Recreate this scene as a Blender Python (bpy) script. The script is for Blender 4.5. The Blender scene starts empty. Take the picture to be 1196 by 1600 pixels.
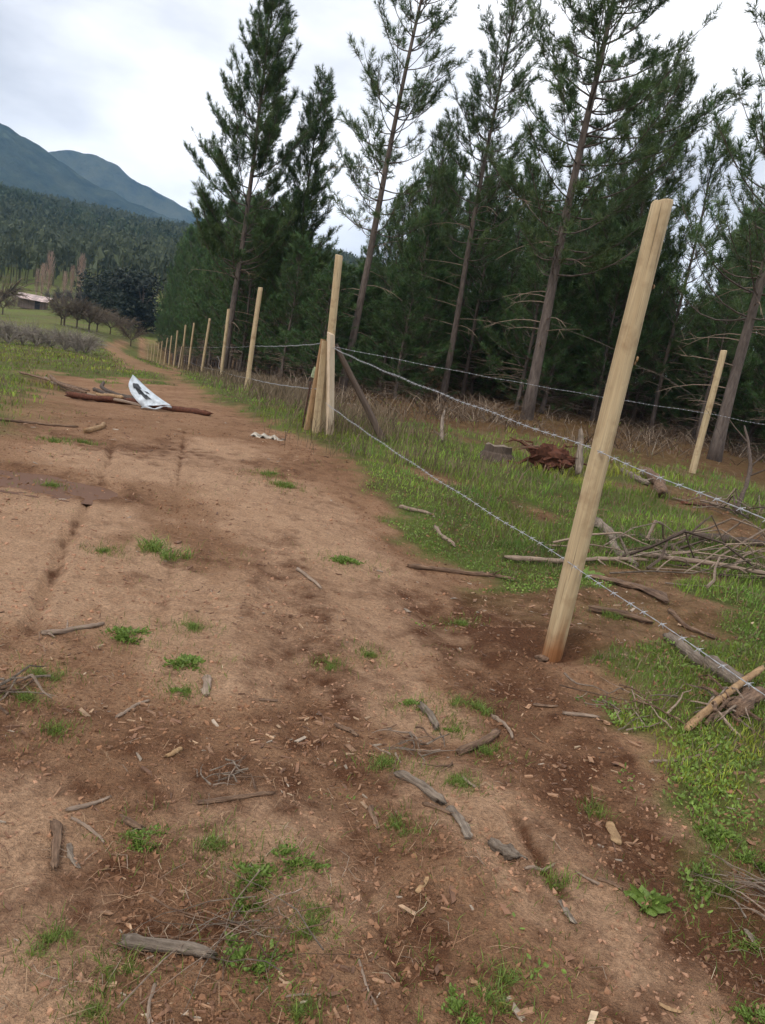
import bpy, math, random
import numpy as np
from mathutils import Vector, Matrix, Euler

scene = bpy.context.scene
COL = scene.collection
R = math.radians

# ------------------------------------------------------------------ camera
EYE = np.array([0.0, 0.0, 1.35])
PITCH, ROLL, FPX = R(9.7), R(10.0), 1200.0          # focal length in pixels of the 1196 x 1600 photograph
cam_d = bpy.data.cameras.new('camera')
cam = bpy.data.objects.new('camera', cam_d)
COL.objects.link(cam)
cam_d.sensor_fit = 'AUTO'
cam_d.sensor_width = 36.0
cam_d.lens = FPX / 1600.0 * 36.0
cam_d.clip_start, cam_d.clip_end = 0.05, 20000
fwd = np.array([0.0, math.cos(PITCH), -math.sin(PITCH)])
up0 = np.array([0.0, math.sin(PITCH), math.cos(PITCH)])
rt0 = np.array([1.0, 0.0, 0.0])
# world up leans to the right in the picture by ROLL
cup = up0 * math.cos(ROLL) - rt0 * math.sin(ROLL)
crt = rt0 * math.cos(ROLL) + up0 * math.sin(ROLL)
m = Matrix(((crt[0], cup[0], -fwd[0], EYE[0]), (crt[1], cup[1], -fwd[1], EYE[1]),
            (crt[2], cup[2], -fwd[2], EYE[2]), (0, 0, 0, 1)))
cam.matrix_world = m
scene.camera = cam

# ------------------------------------------------------------------ world, sun, exposure
SUN_EL, SUN_AZ = R(48), R(215)                      # azimuth clockwise from +Y (straight ahead)
world = bpy.data.worlds.new('World')
scene.world = world
world.use_nodes = True
wn, wl = world.node_tree.nodes, world.node_tree.links
wn.clear()
w_out = wn.new('ShaderNodeOutputWorld')
w_bg = wn.new('ShaderNodeBackground')
w_bg.inputs['Strength'].default_value = 0.1
w_sky = wn.new('ShaderNodeTexSky')
w_sky.sky_type = 'NISHITA'
w_sky.sun_disc = False
w_sky.sun_elevation = SUN_EL
w_sky.sun_rotation = SUN_AZ
w_tc = wn.new('ShaderNodeTexCoord')
w_map = wn.new('ShaderNodeMapping')
w_map.inputs['Scale'].default_value = (1.0, 1.0, 2.4)
w_map.inputs['Location'].default_value = (3.1, 0.35, 0.2)
w_no = wn.new('ShaderNodeTexNoise')
w_no.inputs['Scale'].default_value = 1.7
w_no.inputs['Detail'].default_value = 7
w_no.inputs['Roughness'].default_value = 0.5
w_rp = wn.new('ShaderNodeValToRGB')
w_rp.color_ramp.elements[0].position = 0.36
w_rp.color_ramp.elements[0].color = (0.40, 0.415, 0.465, 1)
w_rp.color_ramp.elements[1].position = 0.58
w_rp.color_ramp.elements[1].color = (1.0, 1.0, 1.02, 1)
w_sc = wn.new('ShaderNodeMix')
w_sc.data_type = 'RGBA'
w_sc.blend_type = 'MULTIPLY'
w_sc.inputs['Factor'].default_value = 1.0
w_sc.inputs['B'].default_value = (13.2, 13.2, 13.2, 1)
w_mx = wn.new('ShaderNodeMix')
w_mx.data_type = 'RGBA'
w_mx.inputs['Factor'].default_value = 0.9
wl.new(w_tc.outputs['Generated'], w_map.inputs['Vector'])
wl.new(w_map.outputs['Vector'], w_no.inputs['Vector'])
wl.new(w_no.outputs['Fac'], w_rp.inputs['Fac'])
wl.new(w_rp.outputs['Color'], w_sc.inputs['A'])
wl.new(w_sky.outputs['Color'], w_mx.inputs['A'])
wl.new(w_sc.outputs['Result'], w_mx.inputs['B'])
wl.new(w_mx.outputs['Result'], w_bg.inputs['Color'])
wl.new(w_bg.outputs['Background'], w_out.inputs['Surface'])

sun_d = bpy.data.lights.new('sun', 'SUN')
sun_d.energy = 1.3
sun_d.angle = R(14)
sun_d.color = (1.0, 0.94, 0.86)
sun = bpy.data.objects.new('sun', sun_d)
COL.objects.link(sun)
sd = Vector((math.sin(SUN_AZ) * math.cos(SUN_EL), math.cos(SUN_AZ) * math.cos(SUN_EL), math.sin(SUN_EL)))
sun.rotation_euler = sd.to_track_quat('Z', 'Y').to_euler()

vs = scene.view_settings
vs.view_transform = 'Standard'
vs.look = 'None'
vs.exposure = 0.42
vs.gamma = 1.0
vs.use_curve_mapping = False
scene.cycles.max_bounces = 6
scene.cycles.diffuse_bounces = 3
scene.cycles.transparent_max_bounces = 8
scene.cycles.volume_bounces = 0

# ------------------------------------------------------------------ numeric helpers
rng = np.random.default_rng(7)
_T = np.random.default_rng(99).random((256, 256)).astype(np.float64)


def vnoise(x, y, off=0):
    x = np.asarray(x, float) + off * 17.3
    y = np.asarray(y, float) + off * 9.7
    xi, yi = np.floor(x).astype(np.int64), np.floor(y).astype(np.int64)
    fx, fy = x - xi, y - yi
    fx, fy = fx * fx * (3 - 2 * fx), fy * fy * (3 - 2 * fy)
    a, b = _T[xi & 255, yi & 255], _T[(xi + 1) & 255, yi & 255]
    c, d = _T[xi & 255, (yi + 1) & 255], _T[(xi + 1) & 255, (yi + 1) & 255]
    return (a + (b - a) * fx) + ((c + (d - c) * fx) - (a + (b - a) * fx)) * fy


def fbm(x, y, oct=4, off=0):
    s, a, t = 0, 0.5, 0
    for i in range(oct):
        s = s + a * vnoise(x * 2 ** i, y * 2 ** i, off + i * 3)
        t += a
        a *= 0.5
    return s / t - 0.5


def sstep(a, b, x):
    t = np.clip((x - a) / (b - a), 0, 1)
    return t * t * (3 - 2 * t)


def ray(px, py):
    d = fwd * FPX + crt * (px - 598.0) - cup * (py - 800.0)
    return d / np.linalg.norm(d)


def at_y(px, py, Y):
    d = ray(px, py)
    return EYE + d * (Y / d[1])


def nrm(v):
    return v / max(np.linalg.norm(v), 1e-9)


# ------------------------------------------------------------------ fence post layout (base and top as sighted)
POST_SIGHT = [  # base, top, length above ground, radius
    ((865, 1012), (1040, 318), 2.30, .0535),     # near post
    ((499, 680), (532, 400), 2.60, .057),       # corner post
    ((386, 613), (408, 450), 2.60, .060),
    ((345, 593), (357, 483), 2.60, .060),
    ((315, 588), (328, 498), 2.60, .060),
    ((295, 580), (304, 505), 2.60, .060),
    ((283, 577), (290, 508), 2.60, .060),
    ((271, 574), (278, 517), 2.60, .060),
    ((264, 571), (269, 525), 2.60, .060),
    ((257, 569), (262, 528), 2.60, .060),
    ((250, 568.5), (254, 533), 2.60, .060),
    ((245, 568), (249, 535.5), 2.60, .060),
    ((239.5, 567), (243, 536), 2.60, .060),
    ((235, 566.5), (238.5, 536), 2.60, .060),
    ((230, 565), (233, 536), 2.60, .060),
    ((1083, 741), (1130, 548), 2.45, .064),     # far post on the right
]
POSTS = []
for b, t, H, r in POST_SIGHT:
    rb, rt_ = ray(*b), ray(*t)
    # horizontal distance at which the two sight lines are H apart in height
    hb, ht = rb[2] / rb[1], rt_[2] / rt_[1]
    Y = H / (ht - hb)
    POSTS.append((EYE + rb * (Y / rb[1]), EYE + rt_ * (Y / rt_[1]), r, H))


# ------------------------------------------------------------------ terrain
CP = []
for b, t, r, H in POSTS:
    CP.append(tuple(b))
for px, py, Y in [(100, 452, 260), (0, 446, 260), (-250, 400, 260), (0, 330, 520), (330, 400, 520), (-250, 290, 520),
                  (0, 318, 700), (330, 382, 700), (560, 430, 700), (-300, 260, 700),
                  (50, 484, 190), (150, 500, 170), (0, 492, 150), (200, 521, 150), (120, 512, 130), (180, 545, 80),
                  (200, 560, 52), (100, 562, 28), (0, 545, 40), (30, 590, 17.5), (0, 520, 75), (90, 520, 95),
                  (220, 642, 12.3), (120, 620, 14.5), (250, 580, 27), (560, 620, 30), (800, 650, 26), (1150, 705, 30), (1300, 730, 40),
                  (600, 560, 80), (900, 610, 80), (1300, 660, 90), (500, 545, 150), (1000, 620, 200),
                  (660, 720, 10.5), (1000, 800, 9.5), (800, 900, 6)]:
    CP.append(tuple(at_y(px, py, Y)))
for x, y, z in [(0, 1, 0), (-1, 2, -.02), (1, 2, .05), (3, 2, .12), (-3, 2, -.05), (0, 4, .03), (-2, 4, 0), (-2, 7, .12), (-5, 6, .05),
                (-6, 10, .2), (6, 6, .3), (0, -4, 0), (5, -5, .1), (-5, -5, -.1), (0, -40, 0), (60, -40, 1), (-60, -40, -2), (60, 10, 2), (-60, 10, -2),
                (0, -700, 0), (700, 0, 20), (-700, 0, 20), (900, 900, 40), (2200, 2200, 60), (-2200, 2200, 110), (0, 2800, 90), (0, -2800, 0), (2200, -1800, 0), (-2200, -1800, 0)]:
    CP.append((x, y, z))
CP = np.array(CP)


def tcoord(x, y):
    r = np.sqrt(x * x + y * y) + 1e-6
    az = np.arctan2(x, y)
    lr = np.log(r + 1.5) * 1.25
    return lr * np.sin(az) * 1.3, lr * np.cos(az) * 1.3, r + 8.0


_u, _v, _w = tcoord(CP[:, 0], CP[:, 1])
_D = np.sqrt((_u[:, None] - _u[None]) ** 2 + (_v[:, None] - _v[None]) ** 2)
_n = len(CP)
_A = np.zeros((_n + 3, _n + 3))
_A[:_n, :_n] = _D ** 2 * np.log(_D + 1e-9) + np.eye(_n) * 0.012
_A[:_n, _n:] = np.stack([np.ones(_n), _u, _v], 1)
_A[_n:, :_n] = _A[:_n, _n:].T
_S = np.linalg.solve(_A, np.concatenate([CP[:, 2] / _w, [0, 0, 0]]))


def base_z(x, y):
    x, y = np.atleast_1d(np.asarray(x, float)), np.atleast_1d(np.asarray(y, float))
    out = np.empty(x.shape)
    for i in range(0, len(x), 20000):
        u, v, w = tcoord(x[i:i + 20000], y[i:i + 20000])
        d = np.sqrt((u[:, None] - _u[None]) ** 2 + (v[:, None] - _v[None]) ** 2)
        out[i:i + 20000] = ((d ** 2 * np.log(d + 1e-9)) @ _S[:_n] + _S[_n] + _S[_n + 1] * u + _S[_n + 2] * v) * w
    return out


def hit(px, py, f=base_z):
    d = ray(px, py)
    s = np.exp(np.linspace(math.log(0.8), math.log(900), 900))
    P = EYE[None] + d[None] * s[:, None]
    dz = P[:, 2] - f(P[:, 0], P[:, 1])
    k = np.where(dz < 0)[0]
    if len(k) == 0:
        return P[-1]
    k = max(k[0], 1)
    t = dz[k - 1] / (dz[k - 1] - dz[k])
    return P[k - 1] + (P[k] - P[k - 1]) * t


# ruts pressed in the track: polylines in world metres
def wline(pts):
    return np.array([hit(*p)[:2] for p in pts])


RUTS = [(wline([(178, 690), (170, 720), (150, 760), (128, 805), (100, 850), (92, 880), (75, 910), (60, 945), (48, 985)]), .032, .03),
        (wline([(290, 668), (287, 700), (279, 740), (275, 770), (280, 800)]), .026, .018),
        (wline([(268, 870), (262, 900), (256, 930), (250, 975)]), .05, .015),
        (wline([(556, 1360), (600, 1420), (622, 1470), (634, 1520)]), .02, .014),
        (wline([(585, 1540), (600, 1590), (612, 1640)]), .015, .010),
        (wline([(800, 1258), (812, 1290), (845, 1340), (880, 1400)]), .022, .018),
        (wline([(770, 1300), (830, 1380), (880, 1450), (940, 1530)]), .04, .012)]


def seg_dist(x, y, pl):
    best = np.full(x.shape, 1e9)
    for a, b in zip(pl[:-1], pl[1:]):
        ab = b - a
        t = np.clip(((x - a[0]) * ab[0] + (y - a[1]) * ab[1]) / (ab @ ab), 0, 1)
        best = np.minimum(best, np.hypot(x - a[0] - t * ab[0], y - a[1] - t * ab[1]))
    return best


NEARB = POSTS[0][0]
# edge of the grass bank: x as a function of y
_eb = np.array([hit(*p)[:2] for p in [(1330, 1560), (1196, 1400), (1090, 1290), (1010, 1220), (950, 1150), (880, 1050), (835, 1000), (740, 905),
                                       (610, 825), (560, 770), (490, 695), (415, 665), (320, 625), (262, 585)]])
_eb = np.concatenate([_eb, [[-12.6, 42.5], [-17.4, 55.8], [-25.0, 77.5], [-37.5, 109.7], [-52, 150]]])
_eb = _eb[np.argsort(_eb[:, 1])]


def bank_edge(y):
    return np.interp(y, _eb[:, 1], _eb[:, 0])


_ml = np.array([hit(*p)[:2] for p in [(-300, 700), (-60, 640), (0, 612), (70, 585), (120, 572), (165, 556), (172, 545), (160, 535)]])


def meadow_side(x, y):
    # positive inside the meadow to the left of the track
    return np.interp(y, _ml[:, 1], _ml[:, 0]) - x


TRAIL = np.array([hit(*p)[:2] for p in [(240, 580), (200, 560), (182, 548), (178, 541), (195, 535)]])

BAND = [(wline([(420, 830), (440, 900), (450, 980), (470, 1100), (520, 1220), (580, 1330), (640, 1450), (700, 1600)]), .16),
        (wline([(640, 930), (740, 1010), (830, 1110), (920, 1210), (1010, 1320), (1110, 1440)]), .16),
        (wline([(0, 1120), (120, 1150), (250, 1180), (330, 1220)]), .22),
        (wline([(180, 1400), (260, 1490), (380, 1560)]), .22)]
SAND = [(wline([(380, 760), (470, 810), (540, 900), (500, 960)]), .45), (wline([(230, 860), (300, 940), (350, 1050)]), .18),
        (wline([(20, 790), (80, 800), (30, 920)]), .4), (wline([(850, 1330), (980, 1470), (1090, 1590)]), .12),
        (wline([(330, 1260), (450, 1300), (500, 1400)]), .14), (wline([(700, 1220), (790, 1290), (850, 1400)]), .13),
        (wline([(20, 1240), (60, 1420), (30, 1560)]), .13), (wline([(180, 720), (260, 740), (330, 700)]), .5),
        (wline([(1040, 1265), (1080, 1310)]), .06), (wline([(600, 1050), (680, 1130), (560, 1080)]), .10)]
PUDDLE = hit(40, 745)[:2]
WET2 = hit(160, 690)[:2]
PUD_Z = float(base_z(*PUDDLE)[0]) - .012


def ground_z(x, y):
    x, y = np.atleast_1d(np.asarray(x, float)), np.atleast_1d(np.asarray(y, float))
    z = base_z(x, y)
    r = np.hypot(x, y)
    far = np.clip((r - 60) / 400, 0, 1)
    bank = sstep(-.1, .5, x - bank_edge(y)) * sstep(60, 30, r)
    z = z + fbm(x * .6, y * .6, 3, 1) * .07 * (1 + bank * .8) + fbm(x * 3.1, y * 3.1, 3, 5) * .035 * (1 + bank) + fbm(x * 13, y * 13, 2, 8) * .014 * (r < 25)
    z = z + fbm(x * .02, y * .02, 3, 11) * 4.0 * far + bank * .05
    for pl, w in BAND[:2]:
        d = seg_dist(x, y, pl)
        z = z - .022 * np.exp(-(d / w / .7) ** 2) + .010 * np.exp(-((d - 1.6 * w) / w / .5) ** 2)
    wig = fbm(x * 4, y * 4, 2, 61) * .06
    for pl, w, dep in RUTS:
        d = seg_dist(x + wig, y, pl)
        z = z - dep * np.exp(-(d / w) ** 2) + dep * .35 * np.exp(-((d - 2.1 * w) / w) ** 2)
    d = np.hypot(x - NEARB[0], y - NEARB[1])
    z = z - .055 * np.exp(-(d / .17) ** 2) + .035 * np.exp(-((d - .34) / .12) ** 2)
    d = np.hypot((x - PUDDLE[0]) / 1.05, (y - PUDDLE[1]) / .42) + fbm(x * 2.5, y * 2.5, 3, 67) * .7
    z = z * (1 - sstep(1.25, .7, d)) + (PUD_Z - .02 + fbm(x * 5, y * 5, 2, 68) * .012) * sstep(1.25, .7, d)
    return z


def gz1(x, y):
    return float(ground_z(x, y)[0])


def hitg(px, py):
    p = hit(px, py)
    p = p.copy()
    # refine on the detailed ground
    for _ in range(3):
        d = ray(px, py)
        z = gz1(p[0], p[1])
        s = (z - EYE[2]) / d[2] if d[2] < -1e-3 else np.linalg.norm(p - EYE)
        q = EYE + d * s
        if np.linalg.norm(q - p) > 2 + .1 * np.linalg.norm(p):
            break
        p = q
    p[2] = gz1(p[0], p[1])
    return p


# ------------------------------------------------------------------ mesh helpers
class MB:
    """collects triangles and quads with one colour per vertex"""
    def __init__(self):
        self.v, self.t, self.q, self.c, self.n = [], [], [], [], 0

    def add(self, V, tri=None, quad=None, col=None):
        V = np.asarray(V, float)
        if tri is not None and len(tri):
            self.t.append(np.asarray(tri) + self.n)
        if quad is not None and len(quad):
            self.q.append(np.asarray(quad) + self.n)
        c = np.ones((len(V), 3)) if col is None else np.broadcast_to(np.asarray(col, float), (len(V), 3))
        self.v.append(V)
        self.c.append(c)
        self.n += len(V)

    def tube(self, P, rad, sides=6, col=None, cap=True, rough=0.0, seed=0):
        P = np.asarray(P, float)
        k = len(P)
        rad = np.broadcast_to(np.asarray(rad, float), (k,))
        T = np.gradient(P, axis=0)
        T /= np.linalg.norm(T, axis=1)[:, None] + 1e-12
        ref = np.array([0, 0, 1.0]) if abs(T[:, 2]).mean() < .8 else np.array([1.0, 0, 0])
        A = np.cross(T, ref)
        A /= np.linalg.norm(A, axis=1)[:, None] + 1e-12
        B = np.cross(T, A)
        an = np.arange(sides) * 2 * math.pi / sides
        rr = rad[:, None] * np.ones((1, sides))
        if rough:
            rr = rr * (1 + rough * (np.random.default_rng(seed).random((k, sides)) - .5) * 2)
        V = P[:, None] + rr[..., None] * (A[:, None] * np.cos(an)[None, :, None] + B[:, None] * np.sin(an)[None, :, None])
        V = V.reshape(-1, 3)
        i = np.arange(k - 1)[:, None] * sides
        j = np.arange(sides)[None]
        j2 = (j + 1) % sides
        Q = np.stack([i + j, i + sides + j, i + sides + j2, i + j2], -1).reshape(-1, 4)
        tri = None
        if cap:
            V = np.concatenate([V, P[:1], P[-1:]])
            o = k * sides
            a = np.arange(sides)
            tri = np.concatenate([np.stack([np.full(sides, o), a, (a + 1) % sides], 1),
                                  np.stack([np.full(sides, o + 1), (k - 1) * sides + (a + 1) % sides, (k - 1) * sides + a], 1)])
        self.add(V, tri, Q, col)

    def box(self, c, s, rot=None, col=None, jitter=0, seed=0):
        V = np.array([[x, y, z] for x in (-.5, .5) for y in (-.5, .5) for z in (-.5, .5)]) * np.asarray(s, float)
        if jitter:
            V = V + (np.random.default_rng(seed).random(V.shape) - .5) * jitter
        if rot is not None:
            V = V @ np.asarray(rot).T
        V = V + np.asarray(c)
        self.add(V, None, [[0, 1, 3, 2], [4, 6, 7, 5], [0, 4, 5, 1], [2, 3, 7, 6], [0, 2, 6, 4], [1, 5, 7, 3]], col)

    def mesh(self, name, mat, smooth=False):
        me = bpy.data.meshes.new(name)
        V = np.concatenate(self.v).astype(np.float32)
        C = np.concatenate(self.c)
        t = np.concatenate(self.t) if self.t else np.zeros((0, 3), int)
        q = np.concatenate(self.q) if self.q else np.zeros((0, 4), int)
        me.vertices.add(len(V))
        me.vertices.foreach_set('co', V.ravel())
        loops = np.concatenate([t.ravel(), q.ravel()]).astype(np.int32)
        me.loops.add(len(loops))
        me.loops.foreach_set('vertex_index', loops)
        tot = np.concatenate([np.full(len(t), 3), np.full(len(q), 4)]).astype(np.int32)
        st = np.concatenate([[0], np.cumsum(tot)[:-1]]).astype(np.int32)
        me.polygons.add(len(tot))
        me.polygons.foreach_set('loop_start', st)
        me.polygons.foreach_set('loop_total', tot)
        me.polygons.foreach_set('use_smooth', np.full(len(tot), smooth, bool))
        at = me.color_attributes.new('Col', 'FLOAT_COLOR', 'POINT')
        at.data.foreach_set('color', np.concatenate([C, np.ones((len(C), 1))], 1).astype(np.float32).ravel())
        me.materials.append(mat)
        me.update(calc_edges=True)
        me.validate()
        return me

    def build(self, name, mat, parent=None, smooth=False, origin=None):
        if origin is not None:
            o = np.asarray(origin, float)
            self.v = [v - o for v in self.v]
        ob = bpy.data.objects.new(name, self.mesh(name, mat, smooth))
        COL.objects.link(ob)
        if origin is not None:
            ob.location = tuple(origin)
        if parent is not None:
            ob.parent = parent
        return ob


def tag(o, label=None, cat=None, group=None, kind=None):
    if label:
        o['label'] = label
    if cat:
        o['category'] = cat
    if group:
        o['group'] = group
    if kind:
        o['kind'] = kind
    return o


def empty(name, loc=(0, 0, 0), rz=0.0):
    o = bpy.data.objects.new(name, None)
    COL.objects.link(o)
    o.empty_display_size = .1
    o.location = tuple(loc)
    o.rotation_euler = (0, 0, rz)
    return o


def link_mesh(name, me, parent=None, loc=(0, 0, 0)):
    o = bpy.data.objects.new(name, me)
    COL.objects.link(o)
    o.location = tuple(loc)
    if parent is not None:
        o.parent = parent
    return o


def rand_rot(n, g):
    q = g.normal(size=(n, 4))
    q /= np.linalg.norm(q, axis=1)[:, None]
    w, x, y, z = q.T
    return np.stack([np.stack([1 - 2 * (y * y + z * z), 2 * (x * y - z * w), 2 * (x * z + y * w)], -1),
                     np.stack([2 * (x * y + z * w), 1 - 2 * (x * x + z * z), 2 * (y * z - x * w)], -1),
                     np.stack([2 * (x * z - y * w), 2 * (y * z + x * w), 1 - 2 * (x * x + y * y)], -1)], 1)


def frame_from(D, g):
    """rotation matrices whose local z is D, with a random roll"""
    D = D / (np.linalg.norm(D, axis=1)[:, None] + 1e-9)
    r = g.normal(size=D.shape)
    A = np.cross(D, r)
    A /= np.linalg.norm(A, axis=1)[:, None] + 1e-9
    B = np.cross(D, A)
    return np.stack([A, B, D], -1)


def scatter(mb, V, T, M, P, S, C):
    """copies of a small triangle mesh V,T: rotated by M, scaled by S, moved to P, coloured C"""
    n = len(P)
    if n == 0:
        return
    W = np.einsum('nij,kj->nki', M, V) * np.asarray(S)[:, None, None] + P[:, None]
    k = len(V)
    F = (T[None] + (np.arange(n) * k)[:, None, None]).reshape(-1, 3)
    mb.add(W.reshape(-1, 3), F, None, np.repeat(C, k, 0))


# ------------------------------------------------------------------ materials
def new_mat(name):
    mt = bpy.data.materials.new(name)
    mt.use_nodes = True
    nt = mt.node_tree
    nt.nodes.clear()
    out = nt.nodes.new('ShaderNodeOutputMaterial')
    b = nt.nodes.new('ShaderNodeBsdfPrincipled')
    nt.links.new(b.outputs['BSDF'], out.inputs['Surface'])
    return mt, nt, b, out


def N(nt, kind, **kw):
    n = nt.nodes.new(kind)
    for k, v in kw.items():
        if k in n.inputs:
            n.inputs[k].default_value = v
        else:
            setattr(n, k, v)
    return n


def mixc(nt, a, b, fac, blend='MIX'):
    n = nt.nodes.new('ShaderNodeMix')
    n.data_type = 'RGBA'
    n.blend_type = blend
    for key, val in (('Factor', fac), ('A', a), ('B', b)):
        if hasattr(val, 'links') or isinstance(val, bpy.types.NodeSocket):
            nt.links.new(val, n.inputs[key])
        elif key == 'Factor':
            n.inputs[key].default_value = val
        else:
            n.inputs[key].default_value = (*val, 1)
    return n.outputs['Result']


def noise(nt, vec, scale, detail=4, rough=.55, lo=None, hi=None):
    n = N(nt, 'ShaderNodeTexNoise', Scale=scale, Detail=detail, Roughness=rough)
    nt.links.new(vec, n.inputs['Vector'])
    o = n.outputs['Fac']
    if lo is not None:
        mr = N(nt, 'ShaderNodeMapRange')
        mr.inputs['From Min'].default_value = lo
        mr.inputs['From Max'].default_value = hi
        nt.links.new(o, mr.inputs['Value'])
        o = mr.outputs['Result']
    return o


def bumped(nt, b, height, strength=.4, dist=.02):
    bp = N(nt, 'ShaderNodeBump', Strength=strength, Distance=dist)
    nt.links.new(height, bp.inputs['Height'])
    nt.links.new(bp.outputs['Normal'], b.inputs['Normal'])


def wood_mat(name, light, dark, scale=(18, 18, 1.2), rough=.75, bump=.35, blotch=None, blotch_amt=.55, attr=True, crack=False):
    mt, nt, b, out = new_mat(name)
    tc = N(nt, 'ShaderNodeTexCoord')
    mp = N(nt, 'ShaderNodeMapping')
    mp.inputs['Scale'].default_value = scale
    nt.links.new(tc.outputs['Object'], mp.inputs['Vector'])
    g = noise(nt, mp.outputs['Vector'], 1.6, 6, .62, .32, .68)
    col = mixc(nt, dark, light, g)
    if blotch is not None:
        k = noise(nt, tc.outputs['Object'], 6.5, 4, .6, .5, .68)
        f = N(nt, 'ShaderNodeMath', operation='MULTIPLY')
        nt.links.new(k, f.inputs[0])
        f.inputs[1].default_value = blotch_amt
        col = mixc(nt, col, blotch, f.outputs[0])
    if crack:
        mp2 = N(nt, 'ShaderNodeMapping')
        mp2.inputs['Scale'].default_value = (95, 95, 1.6)
        nt.links.new(tc.outputs['Object'], mp2.inputs['Vector'])
        k2 = noise(nt, mp2.outputs['Vector'], 1.0, 4, .6, .60, .70)
        col = mixc(nt, col, tuple(c * .38 for c in dark), k2)
        fg = noise(nt, mp2.outputs['Vector'], 2.0, 3, .6, .3, .7)
        col = mixc(nt, col, mixc(nt, (.78, .78, .78), (1.12, 1.12, 1.12), fg), 1.0, 'MULTIPLY')
    if attr:
        a = N(nt, 'ShaderNodeVertexColor', layer_name='Col')
        col = mixc(nt, col, a.outputs['Color'], 1.0, 'MULTIPLY')
    nt.links.new(col, b.inputs['Base Color'])
    b.inputs['Roughness'].default_value = rough
    b.inputs['Specular IOR Level'].default_value = .25
    bumped(nt, b, g, bump, .01)
    return mt


def leaf_mat(name, col, var=.35, rough=.55, trans=.25, scale=3.0):
    mt, nt, b, out = new_mat(name)
    tc = N(nt, 'ShaderNodeTexCoord')
    k = noise(nt, tc.outputs['Object'], scale, 3, .6, .3, .7)
    c = mixc(nt, tuple(x * (1 - var) for x in col), tuple(x * (1 + var) for x in col), k)
    a = N(nt, 'ShaderNodeVertexColor', layer_name='Col')
    c = mixc(nt, c, a.outputs['Color'], 1.0, 'MULTIPLY')
    nt.links.new(c, b.inputs['Base Color'])
    b.inputs['Roughness'].default_value = rough
    b.inputs['Specular IOR Level'].default_value = .3
    if trans:
        tr = N(nt, 'ShaderNodeBsdfTranslucent')
        nt.links.new(c, tr.inputs['Color'])
        mx = N(nt, 'ShaderNodeMixShader')
        mx.inputs['Fac'].default_value = trans
        nt.links.new(b.outputs['BSDF'], mx.inputs[1])
        nt.links.new(tr.outputs['BSDF'], mx.inputs[2])
        nt.links.new(mx.outputs['Shader'], out.inputs['Surface'])
    return mt


def plain_mat(name, col, rough=.6, metal=0.0, var=.25, scale=12, bump=.15):
    mt, nt, b, out = new_mat(name)
    tc = N(nt, 'ShaderNodeTexCoord')
    k = noise(nt, tc.outputs['Object'], scale, 5, .6, .3, .7)
    c = mixc(nt, tuple(x * (1 - var) for x in col), tuple(min(1, x * (1 + var)) for x in col), k)
    a = N(nt, 'ShaderNodeVertexColor', layer_name='Col')
    c = mixc(nt, c, a.outputs['Color'], 1.0, 'MULTIPLY')
    nt.links.new(c, b.inputs['Base Color'])
    b.inputs['Roughness'].default_value = rough
    b.inputs['Metallic'].default_value = metal
    bumped(nt, b, k, bump, .01)
    return mt


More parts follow.
